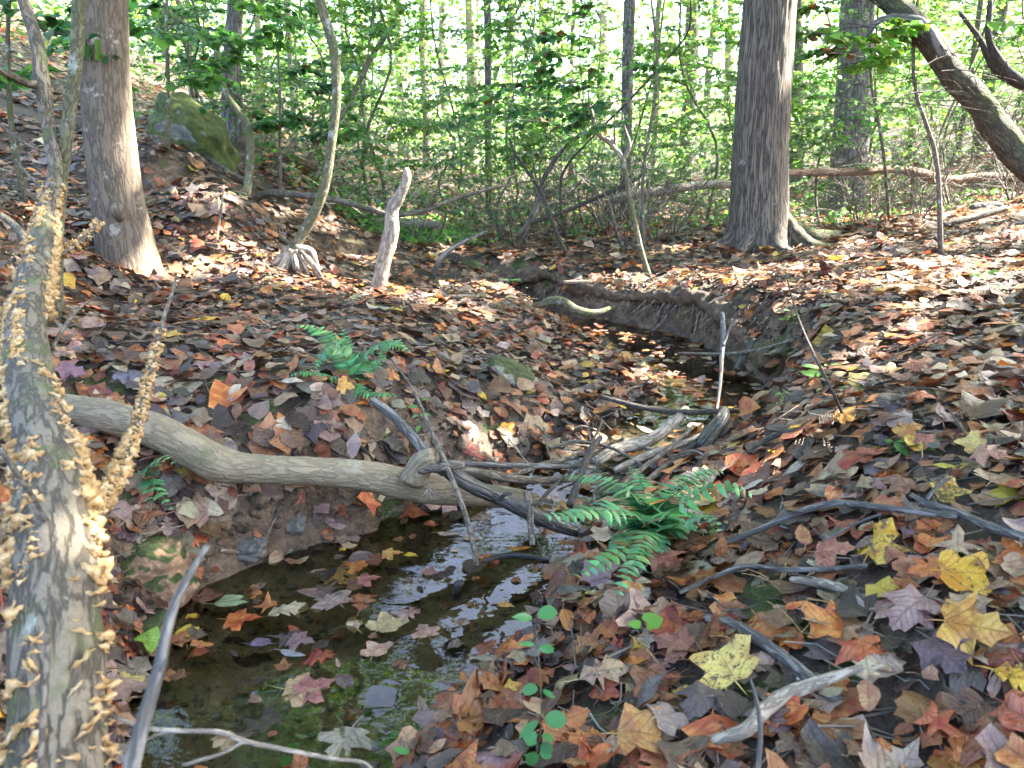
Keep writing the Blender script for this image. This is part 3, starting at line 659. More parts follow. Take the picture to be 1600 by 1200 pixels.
KW = {'maple': 'maple leaf', 'tulip': 'broad lobed leaf', 'star': 'star-shaped leaf', 'oval': 'oval leaf', 'oak': 'wavy-edged leaf', 'long': 'narrow leaf', 'blunt': 'blunt-lobed leaf', 'scrap': 'torn piece of leaf'}
specs = []
for i in cand:
    dd = np.hypot(MKP[:, 0]-PX[i], MKP[:, 1]-PY[i]); m = int(dd.argmin()); dx, dy = PX[i]-MKP[m, 0], PY[i]-MKP[m, 1]
    where = ('just beyond' if dy < 0 else 'just in front of') if abs(dy) > abs(dx) else ('left of' if dx < 0 else 'right of')
    sw_ = 'floating' if floatm[i] else ('lying upside down' if flip[i] else 'lying')
    specs.append([i, COLOR_WORD(TINT[i]), KW[KINDS[kind[i]]], sw_, where, MARKS[m][0], m])
from collections import defaultdict
bk = defaultdict(list)
for s in specs: bk[(s[1], s[2], s[3], s[4], s[5])].append(s)
for key, L in bk.items():
    L.sort(key=lambda s: (PX[s[0]]-MKP[s[6], 0])**2 + (PY[s[0]]-MKP[s[6], 1])**2)
    for q, s in enumerate(L):
        rank = '' if len(L) == 1 else ['nearest ', 'second nearest ', 'third nearest ', 'fourth nearest ', 'fifth nearest ', 'sixth nearest '][min(q, 5)]
        i = s[0]
        lab = f"{rank}{s[1]} {s[2]} {s[3]} {s[4]} {s[5]}"
        if len(lab.replace('-', ' ').split()) > 16: lab = f"{rank}{s[1]} {s[2]} {s[4]} {s[5]}"
        place_leaf(POS[i], RM[i], float(size[i]), KINDS[kind[i]], int(var[i]), TINT[i], RND[i]*.6, lab)
rest = np.ones(LN, bool); rest[cand] = False; rest &= ~drop
g = Geo()
for ki, kn in enumerate(KINDS):
    for v in range(NV):
        for lod in (0, 1):
            m = np.nonzero(rest & (kind == ki) & (var == v) & ((((POS[:, 1] > 2.0) | (size < .045)) == bool(lod))))[0]
            if not len(m): continue
            V, F, uv = PRO[(kn, lod)][v]; k = len(V)
            W = np.einsum('nij,kj->nki', RM[m], V)*size[m][:, None, None] + POS[m][:, None]
            FF = (F[None] + (np.arange(len(m))*k)[:, None, None]).reshape(-1, 3)
            g.add(W.reshape(-1, 3), FF, uv=np.tile(uv, (len(m), 1)), tint=np.c_[np.repeat(TINT[m], k, 0), np.ones(len(m)*k)], rnd=np.repeat(RND[m], k))
g.build('leaf_litter', MAT['litter'], kind='stuff')
print('litter', LN)

# clods, gravel and crumbs of soil on the bank faces and bare ground
import bmesh
bm = bmesh.new(); bmesh.ops.create_icosphere(bm, subdivisions=1, radius=1); IV = np.array([v.co[:] for v in bm.verts]); IF = np.array([[v.index for v in f.verts] for f in bm.faces]); bm.free()
g = Geo(); q = 60000; yy = rng.uniform(1.0, 6.2, q); xx = rng.uniform(-1, 1, q)*(.68*yy + .2); dq, iq, _, _ = poly_info(np.c_[xx, yy]); m = (~iq) & (dq < rng.exponential(.09, q)); xx, yy = xx[m][:9000], yy[m][:9000]
zz = height(xx, yy); rr = rng.gamma(2.2, .0042, len(xx)).clip(.003, .03)
V = IV[None]*rr[:, None, None]*rng.uniform(.6, 1.3, (len(xx), 1, 3)); V = V*(1 + .25*vnoise((V/rr[:, None, None]).reshape(-1, 3)*1.2 + np.repeat(np.arange(len(xx))*3.3, len(IV))[:, None], 4).reshape(len(xx), -1)[..., None]) + np.c_[xx, yy, zz][:, None]
g.add(V.reshape(-1, 3), (IF[None] + (np.arange(len(xx))*len(IV))[:, None, None]).reshape(-1, 3)); g.build('soil_clods', MAT['soil'], kind='stuff')

g = Geo(); q = 5000; yy = rng.uniform(.7, 2.4, q); xx = rng.uniform(-1.0, .3, q); dq, iq, _, _ = poly_info(np.c_[xx, yy]); xx, yy = xx[iq][:1300], yy[iq][:1300]
zz = height(xx, yy); rr = rng.gamma(2.0, .0035, len(xx)).clip(.002, .018)
V = IV[None]*rr[:, None, None]*rng.uniform(.5, 1.3, (len(xx), 1, 3))*[1, 1, .5] + np.c_[xx, yy, zz][:, None]
g.add(V.reshape(-1, 3), (IF[None] + (np.arange(len(xx))*len(IV))[:, None, None]).reshape(-1, 3)); g.build('creek_bed_gravel', MAT['wet_stone'], kind='stuff')

# fine debris: twigs, needles, leaf crumbs
g = Geo(); q = 6500
yy = rng.uniform(.4, 5.5, q)**1.0; xx = rng.uniform(-1, 1, q)*(.75*yy+.6); dq, iq, _, _ = poly_info(np.c_[xx, yy]); m = ~iq; xx, yy = xx[m], yy[m]
zz = height(xx, yy) + rng.uniform(.004, .03, len(xx)); L = rng.gamma(2, .03, len(xx)) + .02; a = rng.uniform(0, 6.28, len(xx)); e = rng.normal(0, .18, len(xx)); w = rng.uniform(.0008, .003, len(xx))
dv = np.c_[np.cos(a), np.sin(a), e]; sv = np.c_[-np.sin(a), np.cos(a), np.zeros(len(a))]; c0 = np.c_[xx, yy, zz]; up = np.array([0, 0, 1.])
bend = rng.normal(0, .12, len(xx))[:, None]*sv*L[:, None]
Q = []
for s, off in ((-.5, 0), (0, 1), (.5, 0)):
    c = c0 + dv*L[:, None]*s + bend*off
    for h in ((1, 0), (-.5, .8), (-.5, -.8)): Q.append(c + sv*w[:, None]*h[0] + up*w[:, None]*h[1])
V = np.stack(Q, 1); F = []
for s in (0, 3):
    for h in range(3): F.append([s+h, s+(h+1) % 3, s+3+(h+1) % 3]); F.append([s+h, s+3+(h+1) % 3, s+3+h])
F = np.array(F); g.add(V.reshape(-1, 3), (F[None] + (np.arange(len(xx))*9)[:, None, None]).reshape(-1, 3), bc=np.tile(c0[:, None], (1, 9, 1)).reshape(-1, 3))
g.build('twig_debris', MAT['twig'], kind='stuff')

# ================================================================== SUN FLECKS: chosen spots, leaves cut away along their sun lines
FLECK = []
for a, b, r in [(1170,440,.34),(1230,438,.4),(1290,436,.42),(1350,434,.42),(1420,432,.42),(1500,432,.42),(1580,432,.42),(1180,462,.14),(450,432,.28),(490,440,.2),(560,455,.18),(610,466,.2),(670,478,.16),(720,486,.14),
                (250,440,.12),(930,522,.22),(960,540,.18),(900,500,.14),(1010,560,.14),(900,560,.08),(1000,600,.10),(860,600,.06),(1330,350,.7),(1450,340,.6),(1560,335,.6),(1350,385,.2),(330,310,.13),(510,350,.16),(430,330,.1),
                (1060,690,.13),(1000,695,.12),(950,690,.08),(880,690,.05),(750,690,.06),(620,345,.5),(1400,520,.07),(1380,560,.08),(1270,610,.05),(1450,480,.1),(1230,670,.05),(60,340,.09),(280,440,.1),
                (235,880,.06),(140,655,.05),(350,390,.12),(700,395,.14),(1050,395,.2),(1540,380,.25),(1250,395,.15),(800,400,.14)]:
    FLECK.append((ground(a, b), r))
for a, b, Y, r in [(85,820,.96,.07),(125,910,.88,.05),(75,400,2.2,.07),(90,440,2.9,.08),(190,110,4.1,.08),(600,420,5.3,.2),(1335,200,10.2,.35),(1215,330,6.2,.15),(1330,110,10.1,.3),(930,200,5.6,.2),(990,200,5.6,.2),(975,300,5.8,.25),(230,420,3.9,.08),
                   (150,300,4.0,.1),(1060,740,2.1,.07),(1150,770,2.0,.05),(620,345,5.7,.2),(1400,280,8.3,.5),(1500,280,8.3,.4),(1440,130,4.3,.15)]:
    FLECK.append((at(a, b, Y), r))
FT = np.array([f[0] for f in FLECK]); FR = np.array([f[1] for f in FLECK])
MIRROR = []     # gaps cut into the leaves so the pool mirrors bright sky
for a, b, r in [(640,935,.06),(690,955,.07),(800,1040,.09),(760,1010,.06),(760,900,.04),(610,900,.03),(840,960,.05),(660,1010,.03),(720,1080,.03),(560,850,.02),(600,1100,.02),(470,1000,.015),(700,860,.025),(880,870,.02),(1080,560,.03),(1150,590,.03)]:
    q = level(a, b, 0.0); d = q - np.array([0, 0, CAMZ]); d /= np.linalg.norm(d); MIRROR.append((q, d*np.array([1, 1, -1]), r*1.35))
def open_to_sun(P, grow=1.0):  # drops leaves inside the cut sun and sky gaps
    ok = np.ones(len(P), bool)
    if not len(P): return ok
    nz_ = 1 + .5*vnoise(P*1.3, 3)
    for T, D, r in MIRROR:
        v = P - T; s = v @ D; d2 = (v*v).sum(1) - s*s
        ok &= ~((s > 1.5) & (d2 < (r*s*nz_)**2))
    for T, r in zip(FT, FR):
        v = P - T; s = v @ SUN; d2 = (v*v).sum(1) - s*s
        ok &= ~((s > .05) & (d2 < ((r+.05)*grow)**2))
    return ok

# ================================================================== GREEN LEAVES
def kite(P, tip, nrm, L, wid, tint, g, droop=.15):
    """leaves as folded 4-triangle blades; arrays of base points, tip directions, normals, lengths"""
    tip = tip/np.linalg.norm(tip, axis=1, keepdims=True); side = np.cross(tip, nrm); side /= np.linalg.norm(side, axis=1, keepdims=True) + 1e-9
    up = np.cross(side, tip); L = L[:, None]; w = L*wid
    m1 = P + tip*L*.5; t2 = P + tip*L - up*L*droop
    V = np.stack([P, P + tip*L*.3 + side*w*.8 + up*L*.07, P + tip*L*.68 + side*w*.75 + up*L*.04, t2, P + tip*L*.68 - side*w*.75 + up*L*.04, P + tip*L*.3 - side*w*.8 + up*L*.07], 1)
    F = np.array([[0, 1, 5], [1, 2, 5], [2, 4, 5], [2, 3, 4]]); n = len(P)
    g.add(V.reshape(-1, 3), (F[None] + (np.arange(n)*6)[:, None, None]).reshape(-1, 3), tint=np.c_[np.repeat(tint, 6, 0), np.ones(n*6)])
GREENS = {'bright': (.15, .32, .055), 'mid': (.085, .22, .055), 'deep': (.035, .12, .045), 'yellow': (.26, .36, .07), 'grey': (.23, .33, .19), 'brown': (.12, .045, .02)}
def tints(n, mixd):
    ks = list(mixd); p = np.array([mixd[k] for k in ks], float); c = np.array([GREENS[k] for k in ks])[rng.choice(len(ks), n, p=p/p.sum())]
    return c*np.exp(rng.normal(0, .22, (n, 1)))*np.exp(rng.normal(0, .07, (n, 3)))
def spray(gl, gt, p, d, L, leaf, mixd, up=(0, 0, 1), twr=.0035, sub=2, dens=1.0):
    """one leafy side branch in a flattish layer"""
    d = np.asarray(d, float); d = d/np.linalg.norm(d); up = np.asarray(up, float) + rng.normal(0, .18, 3); sd_ = np.cross(d, up); sd_ /= np.linalg.norm(sd_)
    k = 6; s = np.linspace(0, 1, k)[:, None]; C = p + d*L*s + sd_*L*.12*np.sin(s*3+rng.uniform(0, 6)) - np.array([0, 0, 1])*L*.18*s**2
    tube(gt, C, np.linspace(twr, twr*.3, k), n=3, seg=k, cap=False)
    def leaves(C, n):
        u = np.sort(rng.uniform(.12, 1, n)); i = u*(len(C)-1); a = np.floor(i).astype(int).clip(0, len(C)-2); B = C[a] + (C[a+1]-C[a])*(i-a)[:, None]
        sg = np.where(np.arange(n) % 2, 1, -1)[:, None]; dd = (C[-1]-C[0]); dd = dd/np.linalg.norm(dd)
        tip = dd*rng.uniform(.3, .9, (n, 1)) + sd_*sg*rng.uniform(.5, 1, (n, 1)) + rng.normal(0, .22, (n, 3)); tip[:, 2] -= .15
        nr = np.array(up) + rng.normal(0, .35, (n, 3)); B = B + tip*.01
        l = leaf*np.exp(rng.normal(0, .25, n)); ok = open_to_sun(B)
        if ok.any(): kite(B[ok], tip[ok], nr[ok], l[ok], .42, tints(n, mixd)[ok], gl)
    leaves(C, max(3, int(L/leaf*3.2*dens)))
    for j in range(sub):
        for sg in (-1, 1):
            u = rng.uniform(.2, .8); q = C[int(u*(k-1))]; l2 = L*rng.uniform(.3, .55)
            C2 = q + (d*.75 + sd_*sg*.7)*l2*np.linspace(0, 1, 4)[:, None] - np.array([0, 0, 1])*l2*.15*np.linspace(0, 1, 4)[:, None]**2
            tube(gt, C2, [twr*.5, twr*.4, twr*.3, twr*.2], n=3, seg=4, cap=False); leaves(C2, max(3, int(l2/leaf*3.2*dens)))

def trunk_flare(amp, height_, lobes, ph):
    return lambda a, L: 1 + amp*np.exp(-L/height_)*(.55 + .45*np.cos(lobes*a + ph + 1.3*np.sin(a*2)))
def wood(name, parent, P, rad, mat, n=8, seg=None, **k):
    g = Geo(); tube(g, P, rad, n=n, seg=seg, **k); return g.build(name, mat, parent)
def pxpath(pts, Y=None):
    """pts: (px,py,width_px[,Y]) -> points and radii"""
    P = []; r = []
    for p in pts:
        y = p[3] if len(p) > 3 else Y; q = at(p[0], p[1], y); P.append(q); r.append(p[2]*.5*proj(q)[2][0]/FPX)
    return np.array(P), np.array(r)
def extend(P, r, H):
    """carry a trunk on above the frame up to height H"""
    d = P[-1]-P[-2]; d = d/np.linalg.norm(d); d = d*.6 + np.array([0, 0, .5]); d /= np.linalg.norm(d); P2 = [*P]; r2 = [*r]; z0 = P[-1][2]; k = 3
    for i in range(1, k+1):
        P2.append(P[-1] + d*(H-z0)/d[2]*i/k + rng.normal(0, .08, 3)*i); r2.append(r[-1]*(1-.62*i/k))
    return np.array(P2), np.array(r2)
CANOPY = []     # trees whose crowns close the canopy: (root, top path)
def big_tree(name, label, cat, pts, Y, mat, H=13, n=24, seg=90, group=None, sink=.12, canopy=True, **k):
    if Y is None: Y = float(ground(pts[0][0], pts[0][1])[1])
    P, r = pxpath(pts, Y); base = P[0].copy(); hb = hz(base[0], base[1]); dz = P[1]-P[0]; dz = dz/np.linalg.norm(dz)
    P[0] = P[0] + dz*((hb - sink - P[0][2])/max(dz[2], .2)) if P[0][2] > hb - sink else P[0]
    if H: P, r = extend(P, r, H)
    root = empty(name, (P[0][0], P[0][1], hb), label, cat, group)
    wood('trunk', root, P, r, MAT[mat], n=n, seg=seg, **k)
    if canopy: CANOPY.append((root, P, r))
    return root, P, r
def limb(root, P, r, mat, n=7, name='branch', seg=None, **k): return wood(name, root, P, r, MAT[mat], n=n, seg=seg or 4*len(P), **k)

# ---- the large trunks of the picture
T_left, P_left, _ = big_tree('smooth_bark_tree', 'thick smooth grey-brown trunk standing on the left flat behind the fungus-covered trunk', 'tree',
    [(207,436,96),(196,380,86),(182,300,76),(170,200,74),(163,100,74),(160,0,72)], 4.05, 'bark_smooth', n=40, seg=140, rough=.03, flare=trunk_flare(.22, .12, 3, .5))
g = Geo(); tube(g, np.array([at(188, 342, 3.93), at(184, 330, 3.90), at(181, 318, 3.93)]), [.02, .035, .015], n=8, seg=8, rough=.2); g.build('bark_scar', MAT['bark_smooth'], T_left)
T_right, P_right, _ = big_tree('ridged_bark_tree', 'massive straight trunk with furrowed grey bark on the right bank, mossy root flare', 'tree',
    [(1186,378,104),(1184,355,92),(1186,300,86),(1190,200,84),(1196,100,82),(1203,0,80)], 6.2, 'bark_ridged', n=120, seg=260, rough=.03, ridge=34, power=.9, flare=trunk_flare(.38, .16, 4, 1.0))
_b = P_right[0]
for ang, sp_, w0 in ((.1, 1.25, .12), (-.6, .9, .10), (3.3, .75, .10), (-1.5, .7, .09), (-2.3, .7, .08)):
    dv = np.array([math.cos(ang), math.sin(ang), 0]); sv_ = np.array([-dv[1], dv[0], 0]); Q = []
    for d_q, hh_, sd_q in ((.08, .36, 0), (.17, .22, .01), (.24, .11, .02), (.26 + .12*sp_, .035, .0), (.27 + .30*sp_, -.01, .05), (.27 + .55*sp_, -.06, .08)):
        q = np.array([_b[0], _b[1], 0]) + dv*d_q + sv_*sd_q; q[2] = hz(q[0], q[1]) + hh_; Q.append(q)
    limb(T_right, np.array(Q), [w0*.15, w0*.42, w0*.72, w0*.62, w0*.38, w0*.15], 'bark_ridged' if ang > 2 or ang < -1 else 'bark_mossy', n=24, name='root', seg=44, rough=.12)
T_back, P_back, _ = big_tree('pale_bark_tree', 'broad light grey trunk dappled by sun behind the long bent fallen pole', 'tree',
    [(1312,333,66),(1322,300,58),(1330,200,54),(1336,100,52),(1340,0,50)], 9.8, 'bark_grey', n=60, seg=150, rough=.04, ridge=24, power=.9, flare=trunk_flare(.25, .25, 4, 2.0))
T_behind, _, _ = big_tree('pale_bark_tree', 'slim pale trunk half hidden right behind the massive furrowed trunk', 'tree', [(1243,330,26),(1243,200,24),(1244,80,22),(1245,0,21)], 12.5, 'bark_grey', n=16, seg=40, rough=.05)
T_grey, _, _ = big_tree('pale_bark_tree', 'shaggy grey-brown trunk rising right behind the mossy boulder', 'tree', [(368,245,44),(364,200,34),(362,100,27),(368,0,24)], 7.6, 'bark_grey', n=24, seg=70, rough=.10, flare=trunk_flare(.35, .2, 4, 0))
# leaning thick trunk upper right
T_lean, P_lean, _ = big_tree('leaning_tree', 'thick crooked leaning trunk crossing the upper right corner', 'tree',
    [(1660,310,46),(1600,252,44),(1560,205,42),(1530,160,40),(1490,118,38),(1450,60,36),(1400,10,34),(1340,-50,32)], 4.6, 'bark_mossy', H=6, n=26, seg=120, rough=.1)
P, r = pxpath([(1476,92,20),(1440,35,15),(1400,28,13),(1370,35,11),(1352,60,7)], 4.55); limb(T_lean, P, r, 'bark_grey', rough=.1)
P, r = pxpath([(1600,130,16),(1570,105,15),(1545,60,10),(1548,0,8)], 4.3); limb(T_lean, P, r, 'twig_dark', rough=.1)
P, r = pxpath([(1600,135,14),(1560,112,14),(1530,60,9),(1500,20,6)], 4.4); limb(T_lean, P, r, 'twig_dark', rough=.12)
# curved tree on stilt roots, left of centre
T_stilt, P_stilt, _ = big_tree('stilt_root_tree', 'crooked slender tree standing on pale splayed roots at the bend of the creek', 'tree',
    [(455,420,30),(462,385,17),(488,340,16),(508,290,15),(517,230,14),(526,150,14),(520,70,15),(500,0,15)], None, 'bark_green', n=16, seg=90, H=7, rough=.08)
YS = P_stilt[0][1]
for a, b, c in ((-44,26,.01),(-24,44,.009),(30,40,.009),(58,36,.008),(-10,46,.008),(-30,30,.03),(-18,34,.022),(-4,36,.028),(12,34,.02),(26,30,.026),(40,22,.02),(50,30,.014),(-40,20,.014),(20,40,.016),(5,40,.012)):
    s0 = at(457 + a*.12, 394 - abs(a)*.2, YS - .03); e = at(455+a, 418+b*.8, YS + rng.uniform(-.1, .1)); mid = (s0+e)/2 + np.array([a*.0006, -.03, rng.uniform(-.02, .03)]) + rng.normal(0, .018, 3); e[2] = hz(e[0], e[1]) - .03
    limb(T_stilt, np.array([s0, mid, e]), [c*1.2, c, c*.8], 'bark_pale', name='root', n=8, rough=.3)
# bare sloping trunk, broken top
T_snag, _, _ = big_tree('leaning_snag', 'bare pale grey leaning stem with a broken top, right of the stilt-rooted tree', 'tree',
    [(590,456,26),(602,400,24),(612,360,24),(612,330,20),(625,305,17),(636,278,14),(634,262,9)], None, 'bark_pale', H=None, n=14, seg=70, rough=.1, canopy=False)
# slender pale tree in the middle
T_mid, _, _ = big_tree('slender_pale_tree', 'straight slender pale trunk rising behind the thicket, right of centre', 'tree', [(976,350,17),(978,250,17),(981,100,18),(984,0,18)], 9.5, 'bark_grey', n=12, seg=50, rough=.05)
T_thin, _, _ = big_tree('slender_pale_tree', 'very straight thin dark-edged trunk in the exact centre of the woods', 'tree', [(764,350,10),(763,200,11),(761,0,12)], 11, 'bark_grey', n=10, seg=40, rough=.05)
# sapling with a white forked dead top
T_fork, Pf, _ = big_tree('forked_sapling', 'thin sapling with white sunlit dead fork above the far bank', 'tree', [(1016,436,10),(1004,400,9),(990,340,9),(980,290,8),(974,250,8)], None, 'bark_green', H=None, n=8, seg=40, rough=.08, canopy=False)
for pts in ([(974,250,8),(955,225,8),(930,205,7),(926,180,6),(920,160,4),(919,140,2)], [(974,250,6),(984,228,5),(975,195,3),(973,180,2)], [(962,232,5),(960,200,3),(962,170,2)]):
    P, r = pxpath(pts, Pf[-1][1]); limb(T_fork, P, r, 'bark_pale', rough=.15)
# green-barked young tree between the two left trunks
T_green, _, _ = big_tree('green_bark_sapling', 'slim greenish mossy stem between the fungus-covered trunk and the thick smooth trunk', 'tree',
    [(86,492,24),(87,430,22),(88,370,20),(96,280,19),(108,180,19),(120,80,20),(124,0,21)], None, 'bark_green', n=14, seg=80, H=6, rough=.06)

# ---- the fungus-covered leaning trunk in the left foreground
base_px = [(92,1330,200,.66),(92,1180,178,.74),(90,1050,166,.80),(86,930,152,.88),(82,820,136,.98),(72,720,112,1.12),(50,600,90,1.38),(40,520,72,1.62),(48,450,58,1.82),(64,380,44,2.1),(74,320,33,2.35),(86,265,27,2.5),(76,200,26,2.6),(66,130,29,2.66),(58,70,26,2.72),(34,-10,20,2.8),(10,-120,16,2.9)]
P, r = pxpath(base_px); r = r*.80; P = np.concatenate([[[-.44, .40, .10]], P]); r = np.r_[r[0]*1.05, r]; T_fung = empty('fungus_covered_trunk', tuple(P[1]*[1, 1, 0] + [0, 0, hz(P[1][0], P[1][1])]), 'grey leaning trunk crusted with orange-tan bracket fungi along the left edge', 'tree')
gt = Geo(); C_f, Td_f, R_f = tube(gt, P, r, n=64, seg=260, rough=.05, ridge=60, power=.22); gt.build('trunk', MAT['bark_lichen'], T_fung)
CANOPY.append((T_fung, P[-4:], r[-4:]))
P, r = pxpath([(62,133,14,2.65),(40,130,12,2.6),(18,118,11,2.5),(-10,108,10,2.4)]); limb(T_fung, P, r, 'bark_lichen')
P, r = pxpath([(146,800,15,1.12),(178,752,13,1.25),(205,690,11,1.4),(222,630,9,1.52),(240,560,8,1.64),(255,500,7,1.72),(268,460,5,1.78),(276,430,3,1.82)]); tw = limb(T_fung, P, r, 'twig', n=10, seg=60, rough=.08); TWP = (spline(P, 60), spline(r[:, None], 60)[:, 0], tw)
P, r = pxpath([(90,400,8,2.15),(115,385,8,2.2),(140,365,7,2.25),(156,345,5,2.3)]); tw2 = limb(T_fung, P, r, 'twig', n=8); TWP2 = (spline(P, 30), spline(r[:, None], 30)[:, 0], tw2)
P, r = pxpath([(80,545,7,1.6),(105,505,6,1.65),(125,480,5,1.7),(140,470,3,1.75)]); limb(T_fung, P, r, 'twig', n=8)
P, r = pxpath([(62,1330,13,.54),(66,1150,11,.60),(74,1020,9,.66),(76,930,6,.72),(76,905,4,.73)]); limb(T_fung, P, r, 'twig', n=8, name='climbing_stem')
P, r = pxpath([(0,700,9,.9),(30,745,9,.9),(60,790,6,.92),(75,830,3,.93)]); limb(T_fung, P, r, 'twig', n=8, name='side_twig')
def fungus_proto(seed):
    r = np.random.default_rng(seed); k = 9; a = np.linspace(-1.5, 1.5, k); V = []; 
    rr = 1 + .22*np.sin(a*r.integers(3, 6) + r.uniform(0, 6)) + r.normal(0, .08, k)
    for ring, s, zz in ((0, .15, .0), (1, .6, .10), (2, 1.0, .0)):
        V += [[math.cos(x)*q*s, math.sin(x)*q*s, zz + .22*s*math.sin(x*4 + seed) + r.normal(0, .05)] for x, q in zip(a, rr)]
    V += [[math.cos(x)*q*.55, math.sin(x)*q*.55, -.16] for x, q in zip(a, rr)]
    F = []
    for ring in (0, 1):
        for i in range(k-1): F += [[ring*k+i, (ring+1)*k+i, (ring+1)*k+i+1], [ring*k+i, (ring+1)*k+i+1, ring*k+i+1]]
    for i in range(k-1): F += [[2*k+i, 3*k+i, 3*k+i+1], [2*k+i, 3*k+i+1, 2*k+i+1]]
    return np.array(V), np.array(F)
FP = [fungus_proto(s) for s in range(6)]; FM = [mesh('fungus', V, F, MAT['fungus']) for V, F in FP]
def fungus_at(parent, p, outd, axis, s, geo=None):
    outd = outd/np.linalg.norm(outd); z_ = axis/np.linalg.norm(axis); y_ = np.cross(z_, outd); y_ /= np.linalg.norm(y_); z_ = np.cross(outd, y_)
    t = rng.normal(0, .5); y2 = y_*math.cos(t)+z_*math.sin(t); z2 = np.cross(outd, y2); Rm = np.stack([outd, y2, z2], 1); v = rng.integers(0, 6)
    if geo is not None: geo.add((Rm @ (FP[v][0]*s).T).T + p, FP[v][1]); return
    o = link('fungus', FM[v], parent); wl = world_loc(parent)
    o.matrix_local = Matrix.Translation(Vector((p - wl).tolist())) @ Matrix(Rm.tolist()).to_4x4() @ Matrix.Scale(float(s), 4)
# on the trunk: rows along both flanks and patches on the face
view = lambda p: (np.array([0, 0, CAMZ]) - p)/np.linalg.norm(np.array([0, 0, CAMZ]) - p)
cands = []
for k in range(3000):
    i = int(rng.integers(34, 238)); c = C_f[i]; ax = Td_f[i]; vdir = view(c); e1 = np.cross(ax, vdir); e1 /= np.linalg.norm(e1); e2 = np.cross(e1, ax)
    mode = rng.random(); yy = proj(c)[1][0]
    if mode < .42: a = rng.normal(.0, .22)                      # right flank
    elif mode < .68: a = math.pi + rng.normal(0, .25)           # left flank
    elif mode < .84: a = 1.95 + rng.normal(0, .16)               # seam down the face
    else: a = rng.uniform(.2, 3)
    if fbm(np.array([[i*.045, a*1.3, 0]]), 5, 2)[0] < (-.1 if yy < 1000 else -.3): continue
    if yy < 290 or (yy < 600 and mode > .84): continue
    o_ = e1*math.cos(a) + e2*math.sin(a); s = R_f[i]*.19*min(1.9, math.exp(rng.normal(-.12, .45)))*(1.0 if yy > 500 else 1.5)*(1.25 if mode < .42 else 1); cands.append((s*1200/proj(c)[2][0], c + o_*R_f[i]*.96, o_, ax, s))
cands.sort(key=lambda q: -q[0]); gf = Geo()
for q in cands[:220]: fungus_at(T_fung, q[1], q[2], q[3], q[4])
for q in cands[220:]: fungus_at(None, q[1], q[2], q[3], q[4], gf)
for (C, rr, obj_), cnt in ((TWP, 330), (TWP2, 60)):
    for k in range(cnt):
        n_ = len(C); u = rng.uniform(0, .82) if obj_ is tw else rng.uniform(.1, 1); i = int(u*(n_-1)); ax = C[min(i+1, n_-1)] - C[max(i-1, 0)]; ax /= np.linalg.norm(ax); vdir = view(C[i]); e1 = np.cross(ax, vdir); e1 /= np.linalg.norm(e1); e2 = np.cross(e1, ax)
        a = rng.choice([0, math.pi]) + rng.normal(0, .5); o_ = e1*math.cos(a)+e2*math.sin(a); s = rng.uniform(.006, .013)*(1.3 if u < .4 else 1)
        if k % 6 == 0: fungus_at(obj_, C[i] + o_*rr[i]*.8, o_, ax, s)
        else: fungus_at(None, C[i] + o_*rr[i]*.8, o_, ax, s, gf)
gf.build('small_fungus_crust', MAT['fungus'], T_fung, kind='stuff')

# ================================================================== ROCKS
def rock(name, label, c, rad, mat, seed, rot=0, cat='rock', sub=5, amp=.22, kind=None):
    import bmesh
    bm = bmesh.new(); bmesh.ops.create_icosphere(bm, subdivisions=sub, radius=1); V = np.array([v.co[:] for v in bm.verts]); F = np.array([[v.index for v in f.verts] for f in bm.faces]); bm.free()
    V = np.sign(V)*np.abs(V)**.85; V = V*(1 + amp*fbm(V*1.1 + seed*3.1, seed, 3)[:, None]) + .02*fbm(V*7 + seed, seed+5, 2)[:, None]*V
    V = V*np.array(rad); cr, sr = math.cos(rot), math.sin(rot); V = np.c_[V[:, 0]*cr - V[:, 2]*sr, V[:, 1], V[:, 0]*sr + V[:, 2]*cr]
    o = link(name, mesh(name, V, F, MAT[mat]), loc=c); return tag(o, label, cat) if label else o
q = at(304, 218, 6.6); rock('mossy_boulder', 'big egg-shaped boulder under green moss on the left slope', q, (.41, .30, .25), 'boulder', 3, rot=R(-42))
q = ground(796, 592); rock('mossy_stone', 'flat greenish stone half buried in leaves on the slope to the creek', q + [0, .0, .0], (.13, .12, .075), 'mossy_stone', 5, rot=R(-30))
q = ground(236, 880); rock('clay_lump', 'sunlit clay lump with moss on top beside the fungus-covered trunk', q + [0, .0, -.03], (.10, .09, .075), 'clay', 8, cat='clay lump', amp=.35)
q = ground(225, 975); rock('clay_lump', 'reddish clay lump at the waterline below the mossy clay lump', q + [0, 0, -.02], (.06, .06, .04), 'clay', 9, cat='clay lump')
q = ground(390, 850) - [0, 0, .015]; rock('wet_stone', 'grey wet stone at the foot of the left bank', q + [0, .0, 0], (.05, .04, .03), 'wet_stone', 10)
q = ground(455, 815); rock('wet_stone', 'grey stone stuck in the clay bank under the log', q + [0, .02, -.02], (.04, .03, .03), 'wet_stone', 11, amp=.4)
q = ground(860, 700); rock('wet_stone', 'pale wet stone in the trickle behind the twig heap', q + [0, 0, -.01], (.08, .05, .025), 'wet_stone', 12)
q = ground(1540, 330); rock('grey_stone', 'grey stone lying among leaves on the far right slope', q, (.14, .1, .08), 'wet_stone', 14)

